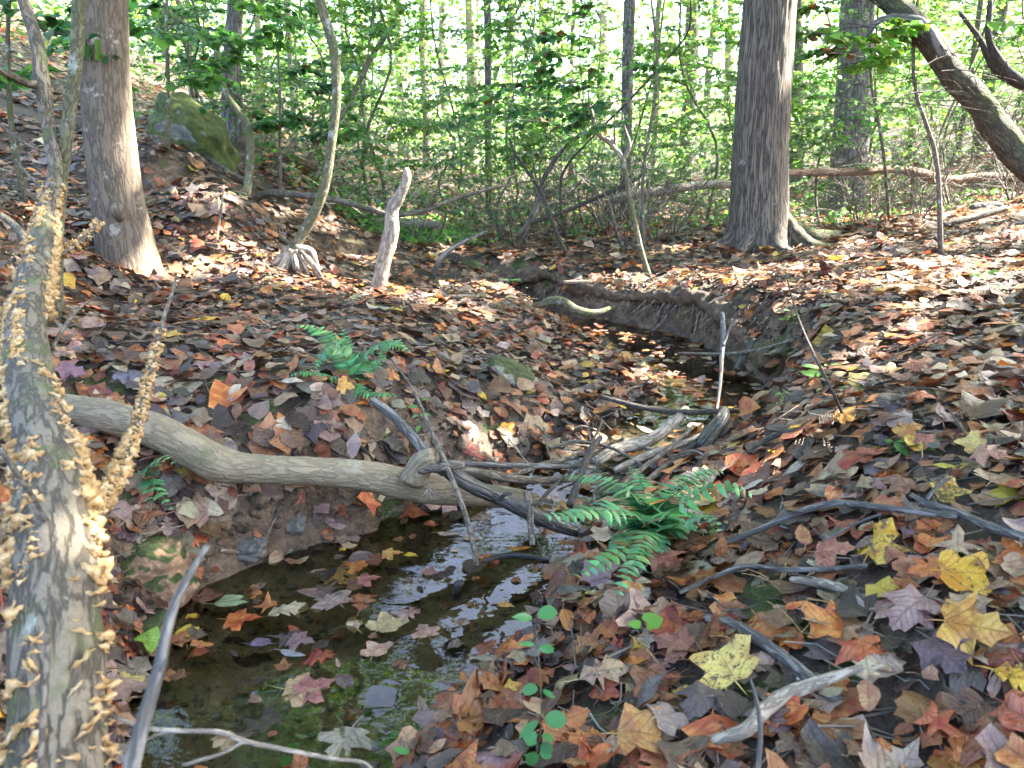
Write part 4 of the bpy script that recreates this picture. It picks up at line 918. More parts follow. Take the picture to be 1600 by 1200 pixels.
# ================================================================== LOGS, STICKS, TWIGS
def G(px, py, lift=.01): return ground(px, py, lift)
def stick(name, label, pts, mat, n=8, cat='stick', seg=None, branches=(), group=None, **k):
    """pts: (px,py,width,Y) or (px,py,width,'g'[,lift])"""
    def conv(L):
        P = []; r = []
        for p in L:
            q = G(p[0], p[1], (p[4] if len(p) > 4 else .012) + (.028 if p[0] > 1000 and p[1] > 700 else 0)) if p[3] == 'g' else (level(p[0], p[1], p[4]) if p[3] == 'z' else (np.array([p[0], p[1], p[4]]) if p[3] == 'w' else at(p[0], p[1], p[3])))
            P.append(q); r.append(p[2]*.5*proj(q)[2][0]/FPX)
        return np.array(P), np.array(r)
    P, r = conv(pts); root = empty(name, P[0], label, cat, group); wood('stem', root, P, r, MAT[mat], n=n, seg=seg or 6*len(P), **k)
    for b in branches: P, r = conv(b); wood('branch', root, P, r, MAT[mat], n=max(5, n-3), seg=5*len(P), **k)
    return root
L1 = stick('fallen_log', 'smooth pale curved log bridging the near edge of the pool', [(60,628,46,2.12),(110,642,50,2.08),(170,652,52,2.04),(240,672,54,2.0),(300,702,56,1.98),(345,726,54,1.97),(400,733,46,1.98),(480,736,45,2.0),(560,742,46,2.03),(620,753,50,2.06),(680,765,48,2.1),(740,772,38,2.16),(800,778,32,2.22),(835,782,24,2.28)],
    'log_wood', n=40, cat='log', seg=200, rough=.06)
wood('branch_collar', L1, np.array([at(645, 745, 2.02), at(660, 722, 2.0), at(678, 712, 1.99)]), [.04, .032, .022], MAT['log_wood'], n=16, rough=.25)
wood('branch_stub', L1, np.array([at(655, 735, 1.99), at(690, 730, 1.97), at(725, 727, 1.99)]), [.013, .012, .008], MAT['twig'], n=8, rough=.1)
for a in (-.6, -.1, .4, 1.0): wood('split_fibre', L1, np.array([at(668, 765, 2.0), at(668+20*math.sin(a), 765+18*math.cos(a), 1.975)]), [.003, .001], MAT['bark_pale'], n=5)
stick('dark_wet_branch', 'dark wet branch slanting from the log into the pool', [(688,716,10,2.04),(700,735,24,2.02),(740,760,24,2.02),(790,782,24,2.04),(850,812,24,2.03),(905,832,16,2.05),(960,838,10,2.1)], 'wet_wood', n=20, seg=80, rough=.07,
    branches=[[(905,834,12,2.0),(935,822,10,2.0),(975,800,8,2.02)], [(780,782,6,1.98),(790,772,7,1.97),(800,772,5,1.97)]])
stick('cut_stick', 'straight grey stick propped between the small fern and the log', [(582,626,15,2.35),(612,648,16,2.3),(645,684,16,2.2),(672,716,16,2.12),(692,738,14,2.05)], 'bark_grey', n=12, rough=.04)
stick('thin_wand', 'long thin wand standing in the pool in front of the log', [(610,560,3,2.3),(640,600,4,2.2),(664,650,6,2.1),(690,710,8,2.0),(715,770,9,1.92),(735,830,9,1.88),(745,884,9,1.83)], 'twig', n=8, rough=.05,
    branches=[[(735,832,3,1.88),(760,824,3,1.88),(790,815,2,1.9)]])
stick('forked_peg', 'short pale peg standing in the pool below the dark wet branch', [(822,768,10,1.98),(828,790,12,1.96),(829,820,10,1.93),(832,852,9,1.88)], 'twig', n=10, rough=.12, branches=[[(826,790,5,1.96),(845,786,4,1.94),(870,792,3,1.92)]])
stick('half_sunk_stick', 'dark half-sunk stick lying flat in the pool', [(755,876,7,'z',.004),(790,868,9,'z',.008),(830,870,9,'z',.008),(858,876,6,'z',.002)], 'wet_wood', n=8, rough=.1)
stick('sunk_stub', 'small dark stub poking out of the pool reflection', [(712,935,12,'z',-.02),(716,915,14,'z',.02),(724,908,8,'z',.03)], 'wet_wood', n=8, rough=.15)
# twig heap
heap = [
 ([(700,722,8,2.1),(760,726,8,2.15),(850,728,8,2.25),(930,730,6,2.35)], 'bark_grey', 'long grey twig on top of the heap behind the log'),
 ([(720,735,14,2.07),(770,742,14,2.1),(820,750,13,2.16),(900,748,10,2.3),(950,742,8,2.4)], 'bark_lichen', 'thick knobbly stick lying behind the right end of the log'),
 ([(780,752,9,2.12),(840,728,9,2.25),(890,716,7,2.35)], 'bark_lichen', 'short lichen-grey stick crossing the knobbly stick'),
 ([(930,722,16,2.45),(965,702,20,2.55),(1010,690,20,2.62),(1045,668,18,2.72),(1072,640,14,2.85)], 'bark_pale', 'pale branch in the middle of the heap'),
 ([(960,735,10,2.35),(1010,712,12,2.42),(1060,695,10,2.5),(1100,678,7,2.6)], 'bark_pale', 'white sunlit stick in front of the pale branch'),
 ([(890,790,12,2.1),(905,750,12,2.2),(922,705,12,2.35),(938,684,9,2.45)], 'twig_dark', 'dark stick leaning upright in the heap'),
 ([(830,800,6,2.05),(870,755,6,2.2),(920,715,6,2.4),(960,690,4,2.5)], 'twig_dark', 'thin dark twig slanting across the heap'),
 ([(1000,760,10,2.2),(1050,722,10,2.35),(1100,700,8,2.45),(1128,660,12,2.6)], 'twig_dark', 'dark broken branch at the right end of the heap'),
 ([(940,620,7,2.95),(1000,636,8,2.85),(1060,644,9,2.8),(1130,642,9,2.8),(1200,638,7,2.85),(1260,620,5,2.9)], 'twig_dark', 'long low branch spanning the creek above the heap'),
 ([(1095,700,22,2.5),(1110,680,26,2.55),(1128,655,22,2.6),(1132,640,14,2.65)], 'wet_wood', 'dark mossy stump end beside the heap'),
 ([(860,700,5,2.4),(900,690,6,2.45),(955,700,5,2.45),(1010,730,4,2.35)], 'twig', 'brown bent twig lying in the heap'),
 ([(960,770,7,2.15),(1000,735,8,2.3),(1040,705,7,2.4),(1082,668,5,2.6)], 'twig', 'brown straight twig leaning to the right in the heap'),
 ([(925,690,4,2.5),(940,660,4,2.6),(935,655,3,2.62),(960,645,3,2.65)], 'twig_dark', 'crooked little twig sticking up from the heap'),
 ([(850,668,3,2.6),(855,700,3,2.5),(862,720,3,2.4)], 'twig', 'tiny upright twig left of the heap'),
 ([(980,692,9,2.6),(1020,680,9,2.65),(1048,662,7,2.75)], 'bark_pale', 'pale split piece beside the pale branch'),
 ([(1010,700,7,2.5),(1060,715,7,2.45),(1100,735,6,2.35),(1130,760,5,2.2)], 'root', 'reddish stick pointing toward the big fern')]
for pts, m_, lab in heap: stick('drift_stick', lab, pts, m_, n=8, rough=.1, group='sticks washed into a heap behind the log')
for k in range(26):
    c = np.array([rng.uniform(.05, .75), rng.uniform(2.25, 2.9), 0]); a = rng.uniform(0, 3.14); l = rng.uniform(.08, .25); d = np.array([math.cos(a), math.sin(a), 0])*l; e = c + d
    c[2] = hz(c[0], c[1]) + rng.uniform(.01, .07); e[2] = hz(e[0], e[1]) + rng.uniform(.01, .07); mm = (c+e)/2 + rng.normal(0, .012, 3); g = Geo(); tube(g, [c, mm, e], [.004, .0035, .002], n=5, seg=6)
    o = g.build('drift_twig', MAT[['twig', 'twig_dark', 'bark_pale'][k % 3]], None, tuple(c)); tag(o, ['thin brown twig', 'thin blackish twig', 'thin bleached twig'][k % 3] + ' tangled in the ' + ('far' if c[1] > 2.6 else 'near') + ' ' + ('left' if c[0] < .3 else ('middle' if c[0] < .53 else 'right')) + ' part of the drift stick heap', 'twig', 'thin twigs in the heap behind the log')
# bank sticks on the right
stick('bare_branch', 'long grey stick lying on the right bank with its fork at the upper right', [(1112,880,7,'g',.015),(1180,858,9,'g',.02),(1250,834,11,'g',.03),(1300,826,11,'g',.035),(1370,832,11,'g',.03),(1440,842,11,'g',.03),(1490,848,12,'g',.03)], 'bark_grey', n=12, rough=.08)
stick('forked_branch', 'dark forked branch running off the right edge below the long grey stick', [(1418,812,7,'g',.03),(1440,826,10,'g',.03),(1490,844,13,'g',.03),(1540,868,15,'g',.03),(1600,890,17,'g',.03),(1680,930,18,'g',.03)], 'bark_grey', n=14, rough=.09,
    branches=[[(1440,828,6,'g',.04),(1455,815,5,'g',.05),(1475,808,4,'g',.06)]])
stick('exposed_root', 'grey root running diagonally over the right bank beside the yellow freckled leaf', [(1100,985,15,'g',.0),(1140,1000,19,'g',.008),(1185,1030,19,'g',.012),(1230,1065,20,'g',.012),(1270,1100,20,'g',.012),(1308,1122,14,'g',.006)], 'bark_grey', n=16, cat='root', rough=.08)
stick('bare_root_stick', 'pale curved stick at the bottom of the right bank', [(1110,1205,16,'g',.03),(1160,1190,22,'g',.03),(1190,1160,24,'g',.035),(1220,1138,22,'g',.035),(1265,1120,20,'g',.035),(1340,1098,10,'g',.04)], 'bark_pale', n=16, rough=.1)
stick('knotty_root', 'knobbly tan root end above the pinkish grey leaf', [(1232,938,9,'g',.02),(1262,942,15,'g',.02),(1300,950,14,'g',.02),(1330,965,12,'g',.02),(1350,985,8,'g',.01)], 'bark_pale', n=12, cat='root', rough=.14)
stick('thin_root', 'thin grey root crossing the mossy patch of the right bank', [(1060,950,6,'g',.01),(1110,930,8,'g',.015),(1160,916,9,'g',.02),(1220,922,8,'g',.02),(1290,922,8,'g',.02),(1350,918,6,'g',.02)], 'bark_grey', n=10, cat='root', rough=.1,
    branches=[[(1280,885,4,'g',.03),(1330,862,5,'g',.035),(1370,850,4,'g',.04)]])
stick('thin_upright_twig', 'blurred thin twig rising at the bottom edge by the curved pale stick', [(1186,1270,9,.84),(1184,1210,9,.86),(1188,1140,8,.9),(1180,1085,6,.95),(1172,1060,4,.97)], 'bark_grey', n=8)
stick('dark_stick', 'dark stick on the bank between the fern and the stump end', [(1165,735,8,'g',.03),(1200,715,9,'g',.035),(1240,692,8,'g',.04),(1262,680,6,'g',.04)], 'twig_dark', n=8, rough=.1)
stick('bare_branch', 'grey stick lying on the far right bank near the top of the leaf slope', [(1470,362,8,'g',.05),(1520,352,11,'g',.06),(1570,342,10,'g',.08)], 'bark_lichen', n=8, rough=.1)
stick('slanting_shoot', 'thin dark bare shoot slanting up over the right bank', [(1320,655,5,'g',.0),(1300,610,5,1.95),(1270,550,4,2.1),(1245,490,3,2.3),(1228,430,2,2.5)], 'twig_dark', n=6, branches=[[(1375,570,3,2.2),(1420,545,3,2.3),(1470,520,2,2.4)]])
stick('grey_dead_shoot', 'pale grey dead shoot standing in the upstream pool by the right bank', [(1118,650,5,2.9),(1125,600,6,3.0),(1128,550,8,3.1),(1130,520,9,3.2),(1128,490,8,3.3)], 'bark_grey', n=8, rough=.15, branches=[[(1130,540,5,3.1),(1142,510,4,3.2),(1155,485,3,3.2)]])
stick('bare_branch', 'thin curved branch crossing the water at the right end of the upstream pool', [(1060,552,4,3.5),(1100,553,5,3.4),(1150,552,6,3.35),(1190,545,5,3.3),(1240,530,4,3.3)], 'twig', n=6)
stick('thick_root_stub', 'dark slanting root stub at the right end of the upstream pool', [(1150,578,11,3.3),(1163,555,12,3.35),(1178,530,10,3.4)], 'wet_wood', n=8, rough=.15)
# foreground twigs near the lens
stick('foreground_twig', 'blurred pale twig standing in front of the pool', [(-.30,.44,26,'w',-.08),(200,1240,26,.50),(215,1160,24,.53),(238,1080,21,.56),(250,1040,20,.58),(270,950,15,.62),(295,900,12,.65),(324,853,9,.68)], 'bark_grey', n=14, rough=.06,
    branches=[[(248,1050,10,.575),(256,1038,8,.57),(259,1030,5,.57)]])
stick('foreground_twig', 'thin forked twig across the bottom left of the pool', [(168,1118,6,.79),(190,1124,6,.76),(230,1138,7,.76),(290,1142,7,.76),(345,1144,8,.76),(382,1158,8,.76),(450,1172,7,.76),(520,1186,6,.76),(580,1200,5,.76),(.0,.66,4,'w',.14)], 'bark_pale', n=8, rough=.08,
    branches=[[(382,1158,6,.76),(350,1176,6,.75),(285,1196,6,.74)], [(270,1142,5,.76),(240,1150,5,.76),(222,1162,4,.76)]])
# fallen poles and logs further back
stick('fallen_pole', 'long bent fallen pole resting against the massive furrowed trunk', [(1215,270,11,6.5),(1280,269,12,7.0),(1340,268,13,7.4),(1400,264,14,7.8),(1440,272,16,8.0),(1480,282,15,8.1),(1540,276,13,8.2),(1620,280,12,8.3)], 'red_log', n=16, cat='log', rough=.06, seg=80)
stick('fallen_log', 'pale broken-off log end behind the thicket left of the massive trunk', [(952,314,12,7.6),(985,304,15,7.7),(1020,300,15,7.8),(1090,290,14,8),(1150,288,13,8.2)], 'bark_pale', n=12, cat='log', rough=.08)
stick('fallen_log', 'reddish fallen log on the slope right of the mossy boulder', [(372,222,16,7.4),(410,236,17,7.5),(450,248,17,7.6),(495,262,14,7.8)], 'red_log', n=14, cat='log', rough=.07)
stick('fallen_log', 'sunlit pale log lying behind the crooked slender tree', [(500,352,14,8.0),(560,350,16,8.0),(620,348,15,8.0),(690,352,12,8.1)], 'bark_pale', n=12, cat='log', rough=.09)
stick('arching_branch', 'low arching branch between the crooked slender tree and the left bank', [(352,352,8,6.2),(378,345,14,6.2),(392,320,13,6.1),(415,303,12,6.0),(460,304,11,5.9),(520,312,10,5.8),(570,324,9,5.7),(606,336,8,5.6)], 'bark_lichen', n=10, cat='branch', rough=.08,
    branches=[[(612,338,7,5.5),(660,330,7,5.5),(720,308,6,5.6),(780,292,4,5.8),(840,280,3,6)]])
stick('arching_branch', 'thin grey branch arching from the thicket to the white dead fork', [(812,368,7,6.6),(835,330,8,6.5),(845,290,8,6.4),(870,245,7,6.2),(900,215,6,6.0),(928,206,5,5.8)], 'bark_grey', n=8, cat='branch', rough=.08)
stick('arching_branch', 'dark branch lying low through the thicket, right of centre', [(815,352,7,6.8),(870,335,7,6.9),(930,310,7,7.0),(985,285,6,7.1),(1010,268,4,7.2)], 'twig_dark', n=8, cat='branch', rough=.1)
stick('vine_stem', 'crooked dark vine stem climbing in front of the bank, centre', [(885,395,6,6.0),(872,370,6,6.0),(845,300,5,6.1),(805,240,5,6.2),(795,215,4,6.2)], 'twig_dark', n=6, cat='vine', rough=.1)
stick('vine_stem', 'thin dark zigzag shoot right of the crooked vine', [(876,330,4,6.3),(880,270,4,6.3),(925,215,3,6.2),(980,160,4,6.1),(1040,95,3,6.0),(1075,50,3,5.9),(1080,0,3,5.8)], 'twig_dark', n=6, cat='vine', rough=.1)
stick('leaning_dead_stem', 'dead brown stem leaning right behind the stilt-rooted tree', [(480,250,8,9),(540,170,9,9.5),(580,90,9,10),(620,30,8,10)], 'twig', n=8, cat='dead stem', rough=.1)
stick('bank_stem', 'short bare stem growing out of the undercut bank, left of centre', [(688,462,9,5.5),(680,430,8,5.5),(690,402,8,5.5),(720,380,7,5.6),(760,362,5,5.8)], 'bark_grey', n=8, cat='stem', rough=.1)
stick('curved_stem', 'bent grey-green sapling stem left of the arching branch', [(340,400,6,5.4),(345,350,10,5.6),(378,320,14,5.8),(390,260,13,6),(388,200,12,6.1),(350,140,10,6.2),(335,60,8,6.3)], 'bark_green', n=8, cat='stem', rough=.08)
stick('fallen_branch', 'thin bare branch lying on the lip of the spit at the creek bend', [(640,466,5,'g',.02),(700,470,6,'g',.03),(750,470,6,'g',.03)], 'bark_pale', n=7, rough=.1)
stick('exposed_root', 'thick mossy root looping out of the undercut bank above the water', [(800,478,10,5.3),(835,480,12,5.25),(862,470,14,5.2),(880,472,15,5.15),(900,484,14,5.1),(930,489,11,5.1),(960,480,8,5.15)], 'bark_green', n=12, cat='root', rough=.1)
stick('exposed_root', 'flat pale root along the top of the undercut bank', [(880,441,6,5.45),(940,441,8,5.4),(1000,440,7,5.35),(1040,446,5,5.3)], 'root', n=8, cat='root', rough=.1)
for k, (pts, lab) in enumerate([([(0,195,5,3.6),(40,225,5,3.6),(75,240,4,3.6)], 'thin pale bare twig on the upper left slope'), ([(25,250,4,3.4),(50,280,5,3.3),(75,300,4,3.2)], 'short grey bare twig below the thin pale one on the left slope'),
      ([(0,335,10,2.9),(20,350,12,2.9),(40,375,12,2.8),(52,395,9,2.7)], 'mossy thick twig end behind the fungus-covered trunk'), ([(440,800,5,'g',.02),(400,880,5,'g',.01)], 'thin twig on the clay bank under the log'),
      ([(335,400,5,4.4),(345,330,4,4.6),(350,290,3,4.8)], 'thin pale shoot right of the thick smooth trunk'), ([(345,870,7,'g',.02),(375,872,8,'g',.02),(405,868,6,'g',.02)], 'grey root end at the waterline under the left bank')]):
    stick('bare_twig', lab, pts, 'twig' if k != 5 else 'root', n=6, cat='twig', rough=.1)

# ================================================================== HANGING ROOTS of the undercut bank
def root_mass(label, x0, x1, n, top, Y, drop, mats, seedy=0):
    root = empty('hanging_roots', at((x0+x1)/2, top((x0+x1)/2), Y((x0+x1)/2)), label, 'roots'); ms = []
    for k in range(n):
        a = rng.uniform(x0, x1); p = ground(a, top(a) + rng.uniform(-6, 22)) + np.array([0, .01, .01]); L = rng.uniform(.35, 1)*drop(a); C = [p]; d = np.array([rng.normal(0, .5), -rng.uniform(.1, .9), -.9 + rng.normal(0, .3)])
        for j in range(5): C.append(C[-1] + d/np.linalg.norm(d)*L/5); d = d + np.array([rng.normal(0, .45), rng.normal(.12, .25), -.15])
        w = rng.choice([.003, .005, .008, .013], p=[.42, .33, .18, .07]); g = Geo(); tube(g, C, np.linspace(w, w*.35, 6), n=4, seg=12, cap=False)
        g.build('root', MAT[rng.choice(mats)], root)
    return root
g = Geo(); LIP = P_LIP; tube(g, LIP, .052*(1 + .4*vnoise(LIP*6, 12)), n=22, seg=420, rough=.38); g.build('bank_overhang', MAT['soil'], kind='structure')
root_mass('curtain of fine pale roots hanging under the far cut bank, centre', 760, 1010, 110, lambda a: 440 + (a-760)*.01, lambda a: 5.38 - (a-760)*.0002, lambda a: .22, ['root', 'root', 'twig_dark'])
root_mass('dense tangle of roots hanging over the water left of the dead shoot', 1010, 1215, 170, lambda a: np.interp(a, [1010, 1110, 1215], [445, 472, 520]), lambda a: np.interp(a, [1010, 1110, 1215], [5.2, 4.45, 3.65]), lambda a: .25, ['root', 'root', 'twig_dark', 'bark_pale'])
root_mass('short roots dangling under the dark overhang at the creek bend', 640, 760, 30, lambda a: 430 + (a-640)*.08, lambda a: 5.75 - (a-640)*.002, lambda a: .16, ['root', 'twig_dark'])
root_mass('thin rootlets trailing down the clay face under the log', 180, 600, 45, lambda a: 690 + abs(a-420)*-.05, lambda a: 2.16, lambda a: .16, ['root', 'twig_dark'])

# ================================================================== FERNS AND SEEDLINGS
def leaflet_proto(k=0):
    x = [0, .16, .38, .68, 1.0]; w = [.05, .16, .17, .12, 0.0]; V = []; F = []
    for i, (a, b) in enumerate(zip(x, w)):
        z = -.22*a*a; ear = .10 if i == 1 else 0
        V += [[a, b+ear, z-.02], [a, 0, z+.03], [a, -b, z-.02]]
    for i in range(4):
        q = i*3; F += [[q, q+3, q+1], [q+1, q+3, q+4], [q+1, q+4, q+2], [q+2, q+4, q+5]]
    return np.array(V), np.array(F)
LV, LF = leaflet_proto(); LM = mesh('leaflet', LV, LF, MAT['green_leaf']); 
def local(o, parent, Mw):
    wl = world_loc(parent); o.matrix_local = Matrix.Translation(Vector((-wl).tolist())) @ Mw
def fern(name, label, fronds, pairs=18, wmax=.055, col=(.085, .25, .10)):
    root = empty(name, fronds[0][0][0], label, 'fern', 'ferns by the creek')
    for P, wm in fronds:
        g = Geo(); C = spline(np.array(P), 30); tube(g, C[::3], np.linspace(.0022, .0006, len(C[::3])), n=5, cap=False); fr = g.build('frond', MAT['bark_green'], root); fr['label'] = 'arching green frond with rows of leaflets'
        L = np.linalg.norm(np.diff(C, axis=0), axis=1).sum()
        for k in range(pairs):
            u = .10 + .88*k/(pairs-1); i = min(int(u*29), 28); c = C[i] + (C[i+1]-C[i])*(u*29-i); d = C[i+1]-C[i]; d /= np.linalg.norm(d); up = np.array([0, -.25, 1]); sd_ = np.cross(d, up); sd_ /= np.linalg.norm(sd_); upn = np.cross(sd_, d)
            w = wm*1.3*(np.interp(u, [0, .12, .35, .75, 1], [.55, .85, 1, .62, .16]))
            for sg in (-1, 1):
                xa = sd_*sg*.93 + d*.33 + upn*rng.normal(.02, .08); xa /= np.linalg.norm(xa); za = upn + rng.normal(0, .12, 3); ya = np.cross(za, xa); ya /= np.linalg.norm(ya); za = np.cross(xa, ya)
                if sg < 0: ya = -ya
                o = link('leaflet', LM, fr); o.color = (*(np.array(col)*math.exp(rng.normal(0, .25))*np.array([math.exp(rng.normal(0, .25)), 1, math.exp(rng.normal(-.1, .2))])), 1)
                if rng.random() < .05: o.color = (.16, .10, .03, 1)
                wd = min(max(w*.30, L/pairs*.85), w*.6)
                w_ = w*rng.uniform(.8, 1.08)*(.5 if rng.random() < .05 else 1); Mx = Matrix(np.stack([xa*w_, ya*wd*2.4, za*w_*rng.uniform(.4, 2)], 1).tolist()).to_4x4(); Mx.translation = Vector((c + upn*.001).tolist()); local(o, fr, Mx)
    return root
B = ground(1012, 838); 
def fr(base, pts, Y): return [base] + [at(a, b, y) for (a, b), y in zip(pts, Y)]
fb = lambda dx=0: B + np.array([dx, 0, .01])
fern('christmas_fern', 'big bright green fern at the pool edge in front of the twig heap', [
 (fr(fb(-.02), [(985,800),(930,798),(880,806),(850,806)], [1.6,1.52,1.46,1.43]), .060),
 (fr(fb(-.01), [(985,770),(945,752),(905,745),(880,742)], [1.75,1.82,1.88,1.9]), .050),
 (fr(fb(.0), [(1010,790),(1004,760),(995,740),(985,728)], [1.75,1.85,1.95,2.0]), .050),
 (fr(fb(.01), [(1040,785),(1070,755),(1105,738),(1130,736)], [1.75,1.85,1.92,1.95]), .058),
 (fr(fb(.02), [(1050,800),(1095,770),(1140,760),(1178,775)], [1.62,1.6,1.6,1.6]), .066),
 (fr(fb(.02), [(1060,820),(1090,808),(1115,812),(1128,835)], [1.56,1.52,1.48,1.44]), .04),
 (fr(fb(-.02), [(985,850),(955,870),(925,888),(898,905)], [1.5,1.44,1.4,1.36]), .055),
 (fr(fb(-.0), [(1004,850),(990,880),(975,905),(965,935)], [1.5,1.42,1.36,1.32]), .05),
 (fr(fb(-.0), [(1008,832),(1006,840),(1000,860),(992,872)], [1.55,1.5,1.44,1.40]), .05)], pairs=31)
B2 = ground(548, 600)
f2 = lambda: B2 + np.array([0, 0, .01])
fern('christmas_fern', 'smaller fern growing on the lip of the left flat', [
 (fr(f2(), [(535,560),(515,530),(490,512),(455,508)], [2.6,2.65,2.7,2.7]), .045),
 (fr(f2(), [(540,560),(528,545),(510,545),(492,575)], [2.5,2.5,2.48,2.45]), .05),
 (fr(f2(), [(565,560),(590,540),(615,535),(638,550)], [2.55,2.52,2.5,2.48]), .055),
 (fr(f2(), [(548,575),(545,550),(538,525),(530,505)], [2.65,2.72,2.8,2.85]), .03),
 (fr(f2(), [(520,590),(495,585),(470,582),(450,588)], [2.45,2.42,2.4,2.38]), .03),
 (fr(f2(), [(565,612),(585,616),(605,616),(620,620)], [2.42,2.4,2.38,2.36]), .028),
 (fr(f2(), [(570,580),(590,565),(600,545),(606,530)], [2.6,2.65,2.7,2.75]), .03)], pairs=21)
B3 = ground(228, 748); fern('christmas_fern', 'tiny fern sprouting on the dark clay under the left part of the log', [
 (fr(B3, [(235,728),(245,718),(258,716),(272,724)], [1.86,1.84,1.82,1.8]), .03), (fr(B3, [(238,756),(248,770),(258,782),(268,796)], [1.84,1.8,1.78,1.76]), .03), (fr(B3, [(230,765),(232,778),(236,788),(238,795)], [1.84,1.82,1.8,1.78]), .02)], pairs=9)
B4 = ground(800, 440); fern('christmas_fern', 'little green fern tuft on the face of the far cut bank', [
 (fr(B4, [(790,436),(780,438),(772,446),(766,454)], [5.3,5.28,5.25,5.22]), .05), (fr(B4, [(808,436),(815,440),(820,446),(824,452)], [5.3,5.28,5.25,5.22]), .05)], pairs=7)
SL = {}
def blade(kind):
    if kind not in SL:
        if kind == 'round': half = [(0, 0), (.22, .12), (.36, .35), (.38, .58), (.26, .84), (0, .98)]
        elif kind == 'heart': half = [(0, .08), (.3, -.06), (.52, .12), (.5, .45), (.28, .75), (0, .95)]
        else: half = [(0, 0), (.14, .15), (.2, .42), (.15, .7), (0, 1)]
        out = half + [(-a, b) for a, b in half[1:-1][::-1]]; k = len(out); mids = [(0, .3), (0, .65)]
        V = [[a, b, .12*abs(a) - .12*b*b] for a, b in out] + [[0, .45, -.03]]; F = [[i, (i+1) % k, k] for i in range(k)]
        SL[kind] = mesh('leaf', V, F, MAT['green_leaf'])
    return SL[kind]
def seedling(name, label, stem, leaves, col=(.07, .22, .04), kind='round', stemr=.0016, cat='seedling', group='green seedlings', mat='bark_green'):
    """stem: points; leaves: (u along the stem, yaw, size)"""
    root = empty(name, stem[0], label, cat, group); g = Geo(); C = spline(np.array(stem), 20); tube(g, C[::2], np.linspace(stemr, stemr*.5, 10), n=5, cap=False); g.build('stem', MAT[mat], root)
    for u, yaw, s in leaves:
        c = C[min(int(u*19), 19)]; o = link('leaf', blade(kind if rng.random() < .6 or kind == 'heart' else 'oval'), root); s = s*math.exp(rng.normal(0, .22)); d = np.array([math.cos(yaw), math.sin(yaw), rng.normal(.1, .16)]); d /= np.linalg.norm(d)
        z = np.array([0, -.35, 1.]) + rng.normal(0, .26, 3); x = np.cross(d, z); x /= np.linalg.norm(x); z = np.cross(x, d)
        Mx = Matrix(np.stack([x, d, z], 1).tolist()).to_4x4() @ Matrix.Scale(float(s), 4); Mx.translation = Vector((c + d*s*.15).tolist()); local(o, root, Mx)
        o.color = (*(np.array(col)*math.exp(rng.normal(0, .15))), 1)
    return root
B = ground(838, 1196)
seedling('round_leaved_seedling', 'tall seedling with pairs of small round green leaves at the bottom middle', [B, at(846, 1110, .98), at(842, 1030, .98), at(836, 965, .98)],
    [(u, y, s*1.25) for u, s in ((.1, .019), (.22, .02), (.34, .018), (.46, .018), (.6, .020), (.75, .020), (.9, .022), (1.0, .024)) for y in (-.3 + rng.normal(0, .4), 3.3 + rng.normal(0, .4))], col=(.06, .21, .06))
B = ground(1000, 1000); seedling('heart_leaved_seedling', 'pale green heart-shaped leaves below the salmon pink leaves', [B, B + [.0, -.01, .03], B + [0, -.02, .05]], [(1, .2, .042), (.9, 2.9, .034), (.5, -1.2, .028)], col=(.17, .36, .06), kind='heart')
for a, b, n_, s, hgt, c, lab, kd in [
  (605,1185,5,.034,.06,(.08,.27,.05),'dark-lit green seedling cut by the bottom edge, left of the upright tan leaf','round'), (455,1190,5,.026,.05,(.09,.30,.06),'small four-leaved green seedling at the pool bottom edge','round'),
  (730,1175,7,.02,.04,(.08,.25,.05),'cluster of tiny green leaves right of the upright tan leaf','round'), (1112,850,9,.02,.07,(.12,.30,.06),'leafy green sprout right beneath the big fern','oval'),
  (1222,640,12,.022,.08,(.14,.30,.06),'sprig of small green leaves right of the dark stump end','round'), (1282,600,10,.04,.09,(.16,.32,.08),'pale green seedling with broad oval leaves on the lip of the right bank','oval'),
  (1325,615,3,.04,.03,(.08,.26,.05),'single green leaf below the pale green seedling','heart'), (1420,715,5,.05,.06,(.09,.20,.04),'grass-like green sprout by the brick red leaf','oval'), (1385,715,5,.045,.06,(.07,.17,.04),'thin green sprout left of the grass-like sprout','oval'),
  (1510,612,5,.05,.03,(.14,.26,.16),'grey-green lobed seedling near the right edge','oval'), (1230,520,10,.05,.14,(.12,.24,.05),'grassy green shoot on top of the right bank','oval'), (1540,480,6,.05,.15,(.12,.26,.05),'green shoot far right above the leaf slope','oval'),
  (1530,500,6,.04,.05,(.08,.18,.06),'small green clump far right','round'), (1205,345,7,.06,.05,(.14,.30,.07),'pale green sprig at the foot of the massive trunk','round'), (590,855,0,.02,.02,(.1,.3,.05),'',''),
  (658,690,9,.03,.16,(.10,.22,.05),'narrow-leaved green shoot right of the straight propped stick','oval'), (640,735,5,.03,.05,(.08,.18,.05),'little green leaves at the joint of log and propped stick','oval'),
  (420,760,3,.02,.02,(.08,.26,.06),'tiny bright green leaf on the left clay bank','round'), (1240,940,6,.015,.02,(.10,.22,.03),'tiny green leaves in the mossy patch','round'), (1060,1010,4,.018,.03,(.1,.28,.06),'tiny green leaf pair left of the yellow freckled leaf','round'),
  (1010,1050,3,.016,.02,(.1,.28,.06),'tiny green leaf by the reddish brown maple leaf','round'), (660,1195,4,.03,.03,(.1,.28,.06),'green leaf pair at the very bottom, by the upright tan leaf','round')]:
    if not n_: continue
    B = ground(a, b); seedling('seedling', lab, [B - [0, 0, .01], B + [rng.normal(0, .01), 0, hgt*.6], B + [rng.normal(0, .02), -.01, hgt]], [(rng.uniform(.35, 1), i*2.4 + rng.normal(0, .3), s*rng.uniform(.75, 1.2)) for i in range(n_)], col=c, kind=kd)
